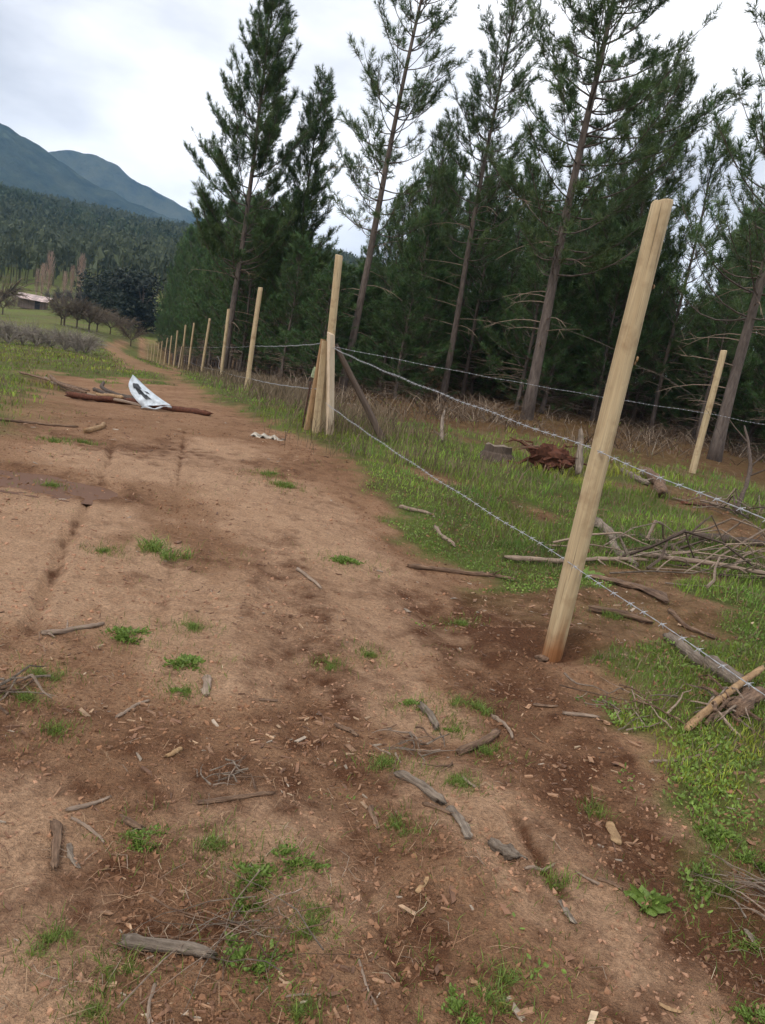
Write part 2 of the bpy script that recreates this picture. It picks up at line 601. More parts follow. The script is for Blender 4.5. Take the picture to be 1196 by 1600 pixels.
def ground_mat():
    mt, nt, b, out = new_mat('ground_soil')
    tc = N(nt, 'ShaderNodeTexCoord')
    v = tc.outputs['Object']
    a = N(nt, 'ShaderNodeVertexColor', layer_name='Col')
    sp = N(nt, 'ShaderNodeSeparateColor')
    nt.links.new(a.outputs['Color'], sp.inputs['Color'])
    gr, dk, sa = sp.outputs['Red'], sp.outputs['Green'], sp.outputs['Blue']
    big = noise(nt, v, .9, 5, .6, .35, .65)
    mid = noise(nt, v, 7, 6, .68, .33, .67)
    fine = noise(nt, v, 60, 4, .7, .3, .7)
    speck = noise(nt, v, 170, 2, .6, .35, .7)
    c = mixc(nt, (.25, .128, .066), (.385, .212, .114), mid)
    c = mixc(nt, c, (.46, .265, .15), big)
    c2 = mixc(nt, c, (.62, .385, .235), sa)
    # dark moist soil where the track is churned; also painted shade on forest floor
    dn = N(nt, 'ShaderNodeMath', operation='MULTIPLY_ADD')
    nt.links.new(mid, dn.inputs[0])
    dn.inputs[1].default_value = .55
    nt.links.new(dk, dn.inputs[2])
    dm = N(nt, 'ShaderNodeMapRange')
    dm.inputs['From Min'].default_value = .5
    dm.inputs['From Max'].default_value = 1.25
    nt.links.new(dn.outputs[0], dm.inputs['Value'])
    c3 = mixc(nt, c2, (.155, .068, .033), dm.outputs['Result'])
    ff = N(nt, 'ShaderNodeMapRange')
    ff.inputs['To Min'].default_value = .50
    ff.inputs['To Max'].default_value = 1.3
    nt.links.new(fine, ff.inputs['Value'])
    c4 = mixc(nt, c3, ff.outputs['Result'], .8, 'MULTIPLY')
    # turf: green moss and thatch between the blades
    tg = mixc(nt, (.095, .055, .028), (.110, .140, .030), noise(nt, v, 3.2, 5, .65, .36, .6))
    tf = noise(nt, v, 1.1, 5, .65, .38, .62)
    tg = mixc(nt, tg, (.140, .180, .038), tf)
    tb = noise(nt, v, .09, 5, .65, .46, .62)
    tbm = N(nt, 'ShaderNodeMath', operation='MULTIPLY')
    nt.links.new(tb, tbm.inputs[0])
    tbm.inputs[1].default_value = .65
    tg = mixc(nt, tg, (.125, .098, .045), tbm.outputs[0])
    c5 = mixc(nt, c4, tg, gr)
    nt.links.new(c5, b.inputs['Base Color'])
    b.inputs['Roughness'].default_value = .92
    b.inputs['Specular IOR Level'].default_value = .12
    add = N(nt, 'ShaderNodeMath', operation='MULTIPLY_ADD')
    nt.links.new(speck, add.inputs[0])
    add.inputs[1].default_value = .35
    nt.links.new(fine, add.inputs[2])
    add2 = N(nt, 'ShaderNodeMath', operation='MULTIPLY_ADD')
    nt.links.new(mid, add2.inputs[0])
    add2.inputs[1].default_value = 1.6
    nt.links.new(add.outputs[0], add2.inputs[2])
    bumped(nt, b, add2.outputs[0], .95, .02)
    return mt


M_ground = ground_mat()
M_post = wood_mat('peeled_pine_pole', (.54, .415, .25), (.41, .295, .165), (16, 16, .7), .7, .3, (.22, .125, .06), .55, crack=True)
M_slab = wood_mat('fresh_sawn_slab', (.62, .50, .36), (.52, .39, .26), (16, 16, .8), .7, .2, (.40, .27, .16), .3, crack=True)
M_slab2 = wood_mat('weathered_slab', (.40, .26, .135), (.27, .155, .075), (16, 16, .8), .75, .25, (.16, .08, .04), .4, crack=True)
M_oldpole = wood_mat('grey_brown_pole', (.115, .082, .062), (.055, .038, .028), (20, 20, 1.0), .85, .5)
M_bark = wood_mat('pine_bark', (.165, .130, .108), (.070, .052, .043), (9, 9, 2.2), .9, .8)
M_twig = wood_mat('dry_twig', (.34, .255, .19), (.17, .115, .08), (3, 50, 50), .85, .5)
M_grey = wood_mat('weathered_grey_wood', (.34, .27, .205), (.095, .069, .05), (3, 42, 42), .88, .9, (.10, .075, .055), .7)
M_brown = wood_mat('brown_dead_wood', (.30, .19, .12), (.075, .042, .028), (3, 42, 42), .88, .9, (.09, .05, .032), .6)
M_red = wood_mat('red_earth_root', (.145, .055, .032), (.055, .022, .014), (12, 12, 12), .92, .6)
M_needle = leaf_mat('pine_needles', (.082, .128, .048), .35, .5, .22, .8)
M_needle2 = leaf_mat('young_pine_needles', (.066, .115, .040), .35, .5, .2, .8)
M_far = leaf_mat('far_forest_leaves', (.058, .070, .031), .3, .7, .1, .03)
M_dark = leaf_mat('dark_evergreen_leaves', (.018, .025, .013), .3, .6, .1, .2)
M_grass = leaf_mat('grass_blades', (.190, .278, .042), .35, .5, .3, 1.2)
M_weed = leaf_mat('weed_leaves', (.155, .225, .045), .35, .5, .3, 20)
M_dry = leaf_mat('dry_stalks', (.20, .145, .09), .35, .8, .15, 2)
M_brush = leaf_mat('grey_brush', (.155, .125, .096), .35, .85, 0, 2)
M_bare = leaf_mat('bare_twigs', (.20, .145, .115), .3, .85, 0, .5)
M_wire = plain_mat('galvanised_wire', (.40, .40, .41), .5, .3, .2, 40)
M_rustw = plain_mat('dark_wire', (.10, .075, .06), .6, .4, .3, 40)
M_rust = plain_mat('rusted_iron', (.075, .035, .022), .8, .2, .4, 40)
M_chip = plain_mat('wood_chips', (.62, .62, .62), .85, 0, .3, 30)
M_clod = plain_mat('soil_clods', (.9, .9, .9), .95, 0, .2, 30)

print('terrain control residual', np.abs(base_z(CP[:, 0], CP[:, 1]) - CP[:, 2]).max())
# ------------------------------------------------------------------ ground sheet
fine_a = np.radians(np.arange(-41, 41.01, .24))
coarse = np.radians(np.concatenate([np.arange(-180, -41.1, 4.6), ]))
coarse2 = np.radians(np.arange(45, 179.5, 4.6))
ANG = np.concatenate([coarse, fine_a, coarse2])
RAD = [0.35]
while RAD[-1] < 15:
    RAD.append(RAD[-1] * 1.0105)
while RAD[-1] < 2900:
    RAD.append(RAD[-1] * 1.021)
RAD = np.array(RAD)
gx = (RAD[:, None] * np.sin(ANG)[None]).ravel()
gy = (RAD[:, None] * np.cos(ANG)[None]).ravel()
gz = ground_z(gx, gy)


def masks(x, y):
    """grass, moist dark soil with painted forest shade, pale sand; all in world metres"""
    r = np.hypot(x, y)
    n1, n2 = fbm(x * 1.3, y * 1.3, 4, 21), fbm(x * 5, y * 5, 3, 25)
    e = x - bank_edge(y) + .15
    g = sstep(-.05, .25 + .02 * r, e + n1 * 1.0 + n2 * .5 - .05)
    # bare reddish soil patches on the bank, fading out with distance
    bare = sstep(.10, .22, fbm(x * .9, y * .9, 3, 31) + .32 * np.exp(-((x - NEARB[0] - .55) / .9) ** 2 - ((y - NEARB[1] - .85) / .65) ** 2))
    g = g * (1 - .85 * bare * sstep(20, 9, r))
    md = meadow_side(x, y) + 60 * sstep(19, 34, y + n1 * 10)
    gm = sstep(-.4, 1.2 + .02 * r, md + .9 + n1 * (1.5 + .06 * r)) * sstep(.5, -.5, e)
    td = seg_dist(x, y, TRAIL)
    gm = gm * (1 - .85 * sstep(1.5, .5, td + n1 * 1.6))
    g = np.maximum(g, gm * .95)
    g = np.where(r > 160, 1.0, g)
    ang = np.arctan2(x, y)
    # forest floor: brown litter, with the shade under the pines painted in
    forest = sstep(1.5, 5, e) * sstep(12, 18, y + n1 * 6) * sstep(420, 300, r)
    n3 = fbm(x * 14, y * 14, 2, 29)
    dk = .10 + n1 * .35 + n2 * .7 + n3 * .8 + .10 * sstep(6, 3, r)
    for pl, w in BAND:
        dk = dk + .36 * sstep(1.7, .9, seg_dist(x, y, pl) / w + n1 * 1.6 + n2 * 1.2)
    dk = dk + .26 * sstep(.7, .0, np.abs(e + .3) - .1 + n1 * 1.5 + n2) * sstep(25, 10, r)
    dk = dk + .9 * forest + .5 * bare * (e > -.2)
    for pl, w, dep in RUTS:
        dk = dk + .42 * np.exp(-(seg_dist(x + n2 * .05, y, pl) / w / .75) ** 2) * (1 + n2 * .6) * sstep(.0, .02, dep)
    pd = np.hypot((x - PUDDLE[0]) / 1.25, (y - PUDDLE[1]) / .55) + n2 * .5 + n1 * .4
    dk = dk + .45 * sstep(1.05, .8, pd) - .3 * np.exp(-((pd - 1.35) / .25) ** 2)
    dk = dk + .5 * np.exp(-(np.hypot((x - WET2[0]) / 2.2, (y - WET2[1]) / .7)) ** 2)
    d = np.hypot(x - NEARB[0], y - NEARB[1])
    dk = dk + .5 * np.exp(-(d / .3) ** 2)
    sa = np.zeros_like(x)
    for pl, w in SAND:
        sa = np.maximum(sa, sstep(2.0, .7, seg_dist(x, y, pl) / w + n1 * 1.8 + n2 * 1.2))
    sa = np.clip(sa * (.9 + n3 * 1.2) + n1 * .5, 0, 1)
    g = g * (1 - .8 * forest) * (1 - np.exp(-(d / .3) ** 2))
    return np.clip(g, 0, 1), np.clip(dk, 0, 1), sa


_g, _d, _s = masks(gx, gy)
mb = MB()
na = len(ANG)
i = np.arange(len(RAD) - 1)[:, None] * na
j = np.arange(na)[None]
j2 = (j + 1) % na
Q = np.stack([i + j, i + j2, i + na + j2, i + na + j], -1).reshape(-1, 4)[:, ::-1]
V = np.stack([gx, gy, gz], 1)
V = np.concatenate([V, [[0, 0, gz1(0, 0)]]])
tri = np.stack([np.full(na, len(V) - 1), np.arange(na), (np.arange(na) + 1) % na], 1)[:, ::-1]
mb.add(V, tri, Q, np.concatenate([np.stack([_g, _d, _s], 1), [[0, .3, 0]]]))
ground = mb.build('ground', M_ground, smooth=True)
tag(ground, 'reddish brown dirt track with grassy banks and meadow', 'ground', kind='structure')

# ------------------------------------------------------------------ mountains
def mountain_mat(name, a, b_, c_, scale):
    mt, nt, b, out = new_mat(name)
    tc = N(nt, 'ShaderNodeTexCoord')
    v = tc.outputs['Object']
    k = noise(nt, v, scale, 7, .68, .36, .64)
    k2 = noise(nt, v, scale * .22, 5, .6, .42, .62)
    c = mixc(nt, a, b_, k)
    c = mixc(nt, c, c_, k2)
    nt.links.new(c, b.inputs['Base Color'])
    b.inputs['Roughness'].default_value = 1
    b.inputs['Specular IOR Level'].default_value = 0
    bumped(nt, b, k, .6, 40)
    return mt


def mountain(name, ridge, dist, label, mat, off, near=.42):
    pts = [ray(*p) for p in ridge]
    az = np.array([math.atan2(d[0], d[1]) for d in pts])
    el = np.array([d[2] / math.hypot(d[0], d[1]) for d in pts])
    A = np.linspace(az[0], az[-1], 420)
    E = np.interp(A, az, el)
    k = np.ones(9) / 9
    E = np.convolve(np.pad(E, 4, 'edge'), k, 'valid')
    T = np.concatenate([np.linspace(0, 1, 110), np.linspace(1, 1.5, 14)[1:]])
    aa, tt = np.meshgrid(A, T)
    ee = np.broadcast_to(E, aa.shape)
    r = dist * (near + (1 - near) * tt)
    x, y = r * np.sin(aa), r * np.cos(aa)
    ztop = ee * dist
    prof = np.where(tt <= 1, tt ** 1.15, 1 - ((tt - 1) / .5) * .7)
    gul = fbm(x / 420, y / 420, 5, off) * 2
    rid = np.abs(fbm(x / 260 + 5, y / 600, 4, off + 9)) * 2
    win = np.sin(np.clip(tt, 0, 1) * math.pi) ** .8
    z = -60 + (ztop + 60) * prof + (gul * 90 - rid * 110) * win * (dist / 2600) * min(1, (1 - near) / .4) + fbm(x / 30, y / 30, 3, off + 4) * 14
    na = len(A)
    i = np.arange(len(T) - 1)[:, None] * na
    j = np.arange(na - 1)[None]
    Q = np.stack([i + j, i + j + 1, i + na + j + 1, i + na + j], -1).reshape(-1, 4)
    b = MB()
    b.add(np.stack([x, y, z], -1).reshape(-1, 3), None, Q)
    o = b.build(name, mat, smooth=True)
    tag(o, label, 'mountain', kind='structure')
    return o


M_mtf = mountain_mat('mountain_forest', (.014, .022, .014), (.055, .072, .042), (.075, .085, .046), .03)
M_mtb = mountain_mat('mountain_scrub', (.018, .026, .016), (.075, .090, .050), (.105, .110, .06), .028)
MT1 = mountain('mountain', [(-700, 40), (-300, 70), (-100, 140), (0, 189), (40, 212), (75, 235), (110, 262), (150, 288), (200, 312), (260, 335), (330, 362), (500, 440), (700, 560)],
         1900, 'dark blue green mountain ridge on the left', M_mtf, 40)
MT2 = mountain('mountain_behind', [(-700, 330), (-100, 290), (40, 255), (75, 233), (100, 233), (130, 238), (160, 246), (180, 256), (205, 274), (230, 291), (270, 313), (325, 343),
                      (400, 375), (516, 410), (600, 450), (800, 540), (1200, 700)],
         2450, 'paler rounded mountain shoulder behind the ridge', M_mtb, 60, .80)

# ------------------------------------------------------------------ air
hz = MB()
_zs = [float(np.array([v.co.z for v in o.data.vertices]).min()) for o in (MT1, MT2)] + [float(gz.min())]
_zt = max(float(np.array([v.co.z for v in o.data.vertices]).max()) for o in (MT1, MT2))
hz.box((0, 0, (min(_zs) - 1 + _zt + 15) / 2), (6000, 6000, _zt + 15 - min(_zs) + 1))
mt = bpy.data.materials.new('haze')
mt.use_nodes = True
mt.node_tree.nodes.clear()
o_ = mt.node_tree.nodes.new('ShaderNodeOutputMaterial')
pv = mt.node_tree.nodes.new('ShaderNodeVolumePrincipled')
pv.inputs['Color'].default_value = (.36, .64, 1.0, 1)
pv.inputs['Density'].default_value = 1.6e-4
mt.node_tree.links.new(pv.outputs['Volume'], o_.inputs['Volume'])
haze = hz.build('haze', mt)
tag(haze, 'thin bluish air between track and mountains', 'haze', kind='stuff')

# ------------------------------------------------------------------ fence posts
def pole_mesh(L, r, seed, mat, foot_stain=False, sides=18, taper=.9):
    g = np.random.default_rng(seed)
    n = 26
    zz = np.linspace(-.25, L, n)
    t = (zz + .25) / (L + .25)
    bow = .008 * L
    P = np.stack([bow * np.sin(t * 3.0 + seed), bow * np.sin(t * 2.3 + seed * 2), zz], 1)
    rad = r * (1.04 - (1 - taper) * t) * (1 + .018 * np.sin(t * 17 + seed))
    an = np.arange(sides) * 2 * math.pi / sides
    rr = rad[:, None] * (1 + .025 * np.sin(an * 2 + seed)[None] + .014 * (g.random((n, sides)) - .5))
    V = np.stack([P[:, 0, None] + rr * np.cos(an), P[:, 1, None] + rr * np.sin(an), np.broadcast_to(zz[:, None], rr.shape)], -1)
    V[-1, :, 2] += .012 * np.sin(an + seed) + .006 * (g.random(sides) - .5)
    ring = V[-1].copy()
    ring[:, :2] = P[-1, :2] + (ring[:, :2] - P[-1, :2]) * .93
    ring[:, 2] += .008
    V = np.concatenate([V.reshape(-1, 3), ring, ring.mean(0)[None] + [[0, 0, .002]]])
    i = np.arange(n)[:, None] * sides
    j = np.arange(sides)[None]
    Q = np.stack([i + j, i + (j + 1) % sides, i + sides + (j + 1) % sides, i + sides + j], -1).reshape(-1, 4)
    o = (n + 1) * sides
    a = np.arange(sides)
    tri = np.stack([n * sides + a, n * sides + (a + 1) % sides, np.full(sides, o)], 1)
    c = np.ones((len(V), 3))
    if foot_stain:
        s = np.clip(sstep(.17, .05, V[:, 2] + .05 * np.sin(np.arctan2(V[:, 1], V[:, 0]) * 3 + 1)) + .35 * sstep(.5, .1, V[:, 2] + .3 * g.random(len(V))), 0, 1)
        c = c * (1 - s[:, None]) + np.array([.58, .34, .23]) * s[:, None]
    b = MB()
    b.add(V, tri, Q, c)
    return b.mesh('post_shaft', mat, smooth=True)


def orient(o, a, b_):
    d = Vector(tuple(b_ - a))
    o.location = tuple(a)
    o.rotation_euler = d.to_track_quat('Z', 'Y').to_euler()


def knots(parent, r, L, seed, spots):
    g = np.random.default_rng(seed)
    for z, an, s in spots:
        b = MB()
        k = 9
        a = np.arange(k) * 2 * math.pi / k
        ring = np.stack([np.cos(a) * s * (1 + .2 * (g.random(k) - .5)), np.sin(a) * s * 1.5], 1)
        P = np.concatenate([np.stack([ring[:, 0], ring[:, 1], np.full(k, -.006)], 1), np.stack([ring[:, 0] * .7, ring[:, 1] * .7, np.full(k, .0045)], 1), [[0, 0, .002]]])
        # local (tangent, up, outward)
        out_ = np.array([math.cos(an), math.sin(an), 0])
        tan_ = np.array([-math.sin(an), math.cos(an), 0])
        W = P[:, :1] * tan_ + P[:, 1:2] * np.array([0, 0, 1]) + P[:, 2:3] * out_ + out_ * r + np.array([0, 0, z])
        j = np.arange(k)
        Q = np.stack([j, (j + 1) % k, k + (j + 1) % k, k + j], 1)
        tri = np.stack([k + j, k + (j + 1) % k, np.full(k, 2 * k)], 1)
        b.add(W, tri, Q, (.52, .42, .34))
        b.build('knot', M_post, parent)


post_labels = [
    'tall pale peeled pole nearest the camera, foot stained with red soil',
    'tall round pole propped by slabs at the corner of the fence',
    'first pale pole left of the propped corner post, along the track',
    'second pole left of the propped corner post, beside the big left pine',
    'third pole left of the propped corner post in the receding row',
    'fourth pole left of the propped corner post in the receding row',
    'fifth pole left of the corner post, with a short pale slab at its side',
    'sixth pole left of the propped corner post in the receding row',
    'seventh pole left of the propped corner post, small with distance',
    'eighth pole left of the propped corner post, small with distance',
    'ninth pole left of the propped corner post, small and far',
    'fifth pole from the far end of the receding row',
    'fourth pole from the far end of the receding row',
    'third pole from the far end of the receding row',
    'last visible pole at the far end of the row',
    'shorter pale pole standing alone on the right before the pines']
POST_OBJ = []
for k, (b_, t_, r, H) in enumerate(POSTS):
    L = np.linalg.norm(t_ - b_)
    e = empty('fence_post')
    base = b_.copy()
    base[2] = gz1(b_[0], b_[1])
    orient(e, base, t_)
    L = np.linalg.norm(t_ - base)
    link_mesh('shaft', pole_mesh(L, r, k + 3, M_post, k in (0,)), e)
    if k == 0:
        knots(e, r * .985, L, 5, [(1.62, 4.4, .011), (1.60, 5.0, .008), (1.1, 4.5, .011), (.62, 4.4, .010), (1.98, 5.1, .009), (.8, 5.1, .008), (.36, 4.6, .009)])
        for fz in (.468, .212):
            sb_ = MB()
            an_ = np.linspace(0, math.pi, 7)
            for an0 in (3.55,):
                pc = np.array([math.cos(an0), math.sin(an0), 0]) * (r + .002) + np.array([0, 0, L * fz])
                sb_.tube(np.stack([pc[0] + math.cos(an0) * .008 * np.sin(an_), pc[1] + math.sin(an0) * .008 * np.sin(an_), pc[2] + .013 * np.cos(an_)], 1), .0018, 5)
            sb_.build('staple', M_wire, e, smooth=True)
    elif k in (1, 2, 15):
        knots(e, r * .97, L, k, [(L * .8, 4.3, .012), (L * .55, 4.9, .011), (L * .3, 4.5, .011)])
    tag(e, post_labels[k], 'fence post', 'pale peeled fence poles')
    POST_OBJ.append(e)


def on_post(k, frac, off=None):
    b_, t_, r, H = POSTS[k]
    p = b_ + (t_ - b_) * frac
    d = EYE - p
    d[2] = 0
    return p + nrm(d) * (r * 1.0 + .004)


def on_wire_side(k, frac, k2):
    b_, t_, r, H = POSTS[k]
    p = b_ + (t_ - b_) * frac
    d = POSTS[k][0] - POSTS[k2][0]
    nn = nrm(np.array([d[1], -d[0], 0]))
    if nn @ (EYE - p) < 0:
        nn = -nn
    return p + nn * (r * 1.04 + .004)


def plank(name, a, b_, w, th, mat, label, cat, group=None, round_=False, seed=0, roll=0.0, taper=1.0, cut=0.0):
    """half-round sawn slab / pole from a to b_"""
    L = np.linalg.norm(b_ - a)
    bb = MB()
    n = 14
    zz = np.linspace(0, L, n)
    g = np.random.default_rng(seed)
    if round_:
        P = np.stack([.012 * np.sin(zz * 2 + seed), .01 * np.sin(zz * 1.4), zz], 1)
        bb.tube(P, w / 2 * (1 - (1 - taper) * zz / L), 12, None, True, .05, seed)
    else:
        prof = np.array([[-.5, -.5], [.5, -.5], [.5, .05], [.36, .38], [0, .5], [-.36, .38], [-.5, .05]]) * [w, th]
        k = len(prof)
        V = np.concatenate([np.column_stack([prof * (1 - (1 - taper) * z / L) * (1 + .03 * (g.random(prof.shape) - .5)), np.full(k, z)]) for z in zz])
        V[:, 0] += .006 * np.sin(V[:, 2] * 2.2 + seed)
        top = V[-k:]
        top[:, 2] += cut * (top[:, 1] / th)
        i = np.arange(n - 1)[:, None] * k
        j = np.arange(k)[None]
        Q = np.stack([i + j, i + (j + 1) % k, i + k + (j + 1) % k, i + k + j], -1).reshape(-1, 4)
        a0 = np.arange(1, k - 1)
        tri = np.concatenate([np.stack([np.zeros(k - 2, int), a0 + 1, a0], 1), (n - 1) * k + np.stack([np.zeros(k - 2, int), a0, a0 + 1], 1)])
        bb.add(V, tri, Q)
    o = bb.build(name, mat, smooth=round_)
    d = Vector(tuple(b_ - a))
    o.location = tuple(a)
    q = d.to_track_quat('Z', 'Y')
    o.rotation_euler = (q @ Euler((0, 0, roll)).to_quaternion()).to_euler()
    tag(o, label, cat, group)
    return o


# ---- props at the corner post
YC = POSTS[1][0][1]


def foot(px, py, Y):
    p = at_y(px, py, Y)
    p[2] = gz1(p[0], p[1]) - .05
    return p


pa, pb = foot(514, 686, YC - .22), at_y(517, 521, YC - .10)
plank('brace_slab', pa, pb, .125, .075, M_slab, 'pale fresh-sawn upright slab fixed against the corner post', 'slab', 'slabs propping the corner post', seed=1, roll=R(178), cut=.05)
pa, pb = foot(491, 681, YC - .18), at_y(508, 533, YC - .08)
plank('brace_slab', pa, pb, .10, .07, M_post, 'tan slab leaning on the corner post, middle of three', 'slab', 'slabs propping the corner post', seed=2, roll=R(178), taper=.8)
pa, pb = foot(481, 672, YC + .1), at_y(506, 530, YC + .05)
plank('brace_slab', pa, pb, .105, .07, M_slab2, 'reddish brown slab leaning on the corner post, leftmost of three', 'slab', 'slabs propping the corner post', seed=3, roll=R(178), taper=.7)
pa, pb = foot(603, 690, YC - .1), at_y(524, 540, YC + .10)
plank('brace_pole', pa, pb, .115, .1, M_oldpole, 'dark weathered round pole bracing the corner post from the right', 'pole', round_=True, seed=4, taper=.7)
pa, pb = foot(475, 662, YC + .3), at_y(486, 596, YC + .25)
st = plank('stake', pa, pb, .028, .028, M_rust, 'thin rusty iron stake left of the propped corner post', 'stake', round_=True, seed=5)
bx = MB()
c0 = at_y(488.5, 591, YC + .25)
bx.box((0, 0, .075), (.062, .05, .135), jitter=.012, seed=4, col=(1, 1, 1))
bx.box((.004, 0, .158), (.05, .042, .03), jitter=.006, seed=6, col=(.8, .85, .7))
cap = bx.build('plastic_bottle', plain_mat('pale_green_plastic', (.42, .48, .30), .35, 0, .4, 30))
cap.location = tuple(c0)
cap.rotation_euler = (.05, .14, .3)
tag(cap, 'pale green plastic bottle stuck upside down on the rusty stake', 'bottle')
# short slab at the fifth pole of the row
p5 = POSTS[6][0] + np.array([-.12, -.1, 0])
p5[2] = gz1(p5[0], p5[1]) - .02
plank('fence_slab', p5, p5 + np.array([.05, 0, 1.35]), .11, .06, M_slab, 'short pale slab standing against the fifth receding pole', 'slab', seed=8, roll=R(180))

# ------------------------------------------------------------------ wires
barb_mb = MB()
for a in (0.5, 2.1, 3.7, 5.2):
    d = np.array([math.cos(a), math.sin(a), 0])
    barb_mb.tube([np.array([0, 0, -.006]) + d * .001, d * .016 + [0, 0, .003 * math.sin(a * 3)]], [.0016, .0007], 4)
barb_mb.tube([[0, 0, -.008], [0, 0, .008]], .0042, 6)
barb_me = barb_mb.mesh('barb', M_wire)
barb_me2 = barb_mb.mesh('barb_dark', M_rustw)


def wire(pts, label, rad=.0021, barbs=.13, mat=M_wire, bm_=barb_me, sag=.0, maxb=60, name='barbed_wire', seed=0, group='strands of the wire fence', bscale=1.0):
    pts = np.array(pts, float)
    S = [0]
    for a, b_ in zip(pts[:-1], pts[1:]):
        S.append(S[-1] + np.linalg.norm(b_ - a))
    n = int(max(12, min(700, S[-1] / .035)))
    u = np.linspace(0, S[-1], n)
    P = np.stack([np.interp(u, S, pts[:, k]) for k in range(3)], 1)
    for k in range(len(S) - 1):
        t = np.clip((u - S[k]) / (S[k + 1] - S[k]), 0, 1)
        P[:, 2] -= sag * (S[k + 1] - S[k]) * 4 * t * (1 - t) * ((u >= S[k]) & (u < S[k + 1]))
    P[:, 2] += .004 * np.sin(u * 5 + seed)
    T = np.gradient(P, axis=0)
    T /= np.linalg.norm(T, axis=1)[:, None]
    A = np.cross(T, [0, 0, 1.0])
    A /= np.linalg.norm(A, axis=1)[:, None]
    B = np.cross(T, A)
    e = empty(name, P[0])
    b = MB()
    for ph in (0, math.pi):
        an = u * 2 * math.pi / .14 + ph
        b.tube(P - P[0] + (A * np.cos(an)[:, None] + B * np.sin(an)[:, None]) * rad * .95, rad, 4)
    b.build('twisted_strand', mat, e, smooth=True)
    if barbs:
        k = 0
        s = .06
        while s < S[-1] and k < maxb:
            i = int(np.searchsorted(u, s))
            if i >= n:
                break
            o = link_mesh('barb', bm_, e, P[i] - P[0])
            o.rotation_euler = Vector(tuple(T[i])).to_track_quat('Z', 'Y').to_euler()
            o.scale = (bscale,) * 3
            s += barbs * (1 + .1 * math.sin(s * 31 + seed))
            k += 1
    tag(e, label, 'wire', group)
    return e


def extend(a, b_, L):
    return b_ + nrm(b_ - a) * L


cA = on_post(1, .50)
cA = cA + np.array([.05, 0, 0])
nB = on_wire_side(0, .468, 1)
wire([cA, nB, extend(cA, nB, 3.0)], 'upper barbed strand from corner post across the nearest pole', .0014, .13, sag=.004, seed=1, maxb=90, bscale=1.15)
cC = on_post(1, .19) + np.array([.04, 0, 0])
nC = on_wire_side(0, .212, 1)
wire([cC, nC, extend(cC, nC, 3.0)], 'lower barbed strand from corner post across the nearest pole', .0014, .13, sag=.004, seed=2, maxb=90, bscale=1.15)
fA = on_post(15, .50)
cA2 = on_post(1, .508) + np.array([.05, .03, 0])
wire([cA2, fA, extend(cA2, fA, 6.0)], 'barbed strand from corner post to the lone right pole', .0017, .13, sag=.006, seed=3, maxb=100, bscale=1.1)
Yd = POSTS[15][0][1]
D = [(862, 505, 1.5), (898, 520, 1.2), (940, 536, .8), (961, 546, .6), (996, 572, .3), (1037, 588, .1), (1079, 615, -.1), (1107, 643, -.15), (1122, 672, 0), (1130, 690, .1)]
wire([at_y(x, y, Yd + dy) for x, y, dy in D], 'loose dark strand sagging onto the lone right pole', .003, .1, M_rustw, barb_me2, seed=4, maxb=60, group=None, bscale=1.3)
wire([on_post(1, .52) - np.array([.04, 0, 0])] + [on_post(k, f) for k, f in ((2, .45), (3, .47), (4, .51), (5, .50), (6, .50))],
     'upper barbed strand along the receding row left of the corner', .0022, .13, sag=.003, seed=5, maxb=60)
wire([on_post(1, .26) - np.array([.09, .1, 0])] + [on_post(k, f) for k, f in ((2, .14), (3, .13), (4, .17), (5, .20), (6, .22))],
     'lower barbed strand along the receding row left of the corner', .0022, .13, sag=.004, seed=6, maxb=60)
q0 = on_post(3, .12)
wire([q0, q0 + np.array([-.5, 1.5, .12]), q0 + np.array([-.75, 2.6, .32]), q0 + np.array([-.95, 3.0, .5])], 'short loose wire end between second and third receding poles', .0035, 0, seed=7, group=None, name='loose_wire')

# ------------------------------------------------------------------ pines
def tuft_proto(seed, n=34):
    g = np.random.default_rng(seed)
    s = g.random(n) ** .8
    a = g.random(n) * 2 * math.pi
    an = np.radians(24 + 52 * (1 - s) + g.normal(0, 10, n))
    d = np.stack([np.sin(an) * np.cos(a), np.sin(an) * np.sin(a), np.cos(an)], 1)
    p0 = np.stack([np.zeros(n), np.zeros(n), s * .55], 1)
    L = .42 * (.8 + .4 * g.random(n))
    side = np.cross(d, g.normal(size=(n, 3)))
    side /= np.linalg.norm(side, axis=1)[:, None]
    w = .018
    V = np.stack([p0 - side * w, p0 + side * w, p0 + d * L[:, None]], 1)
    return V.reshape(-1, 3), np.arange(3 * n).reshape(-1, 3)


TUFTS = [tuft_proto(s) for s in range(5)]


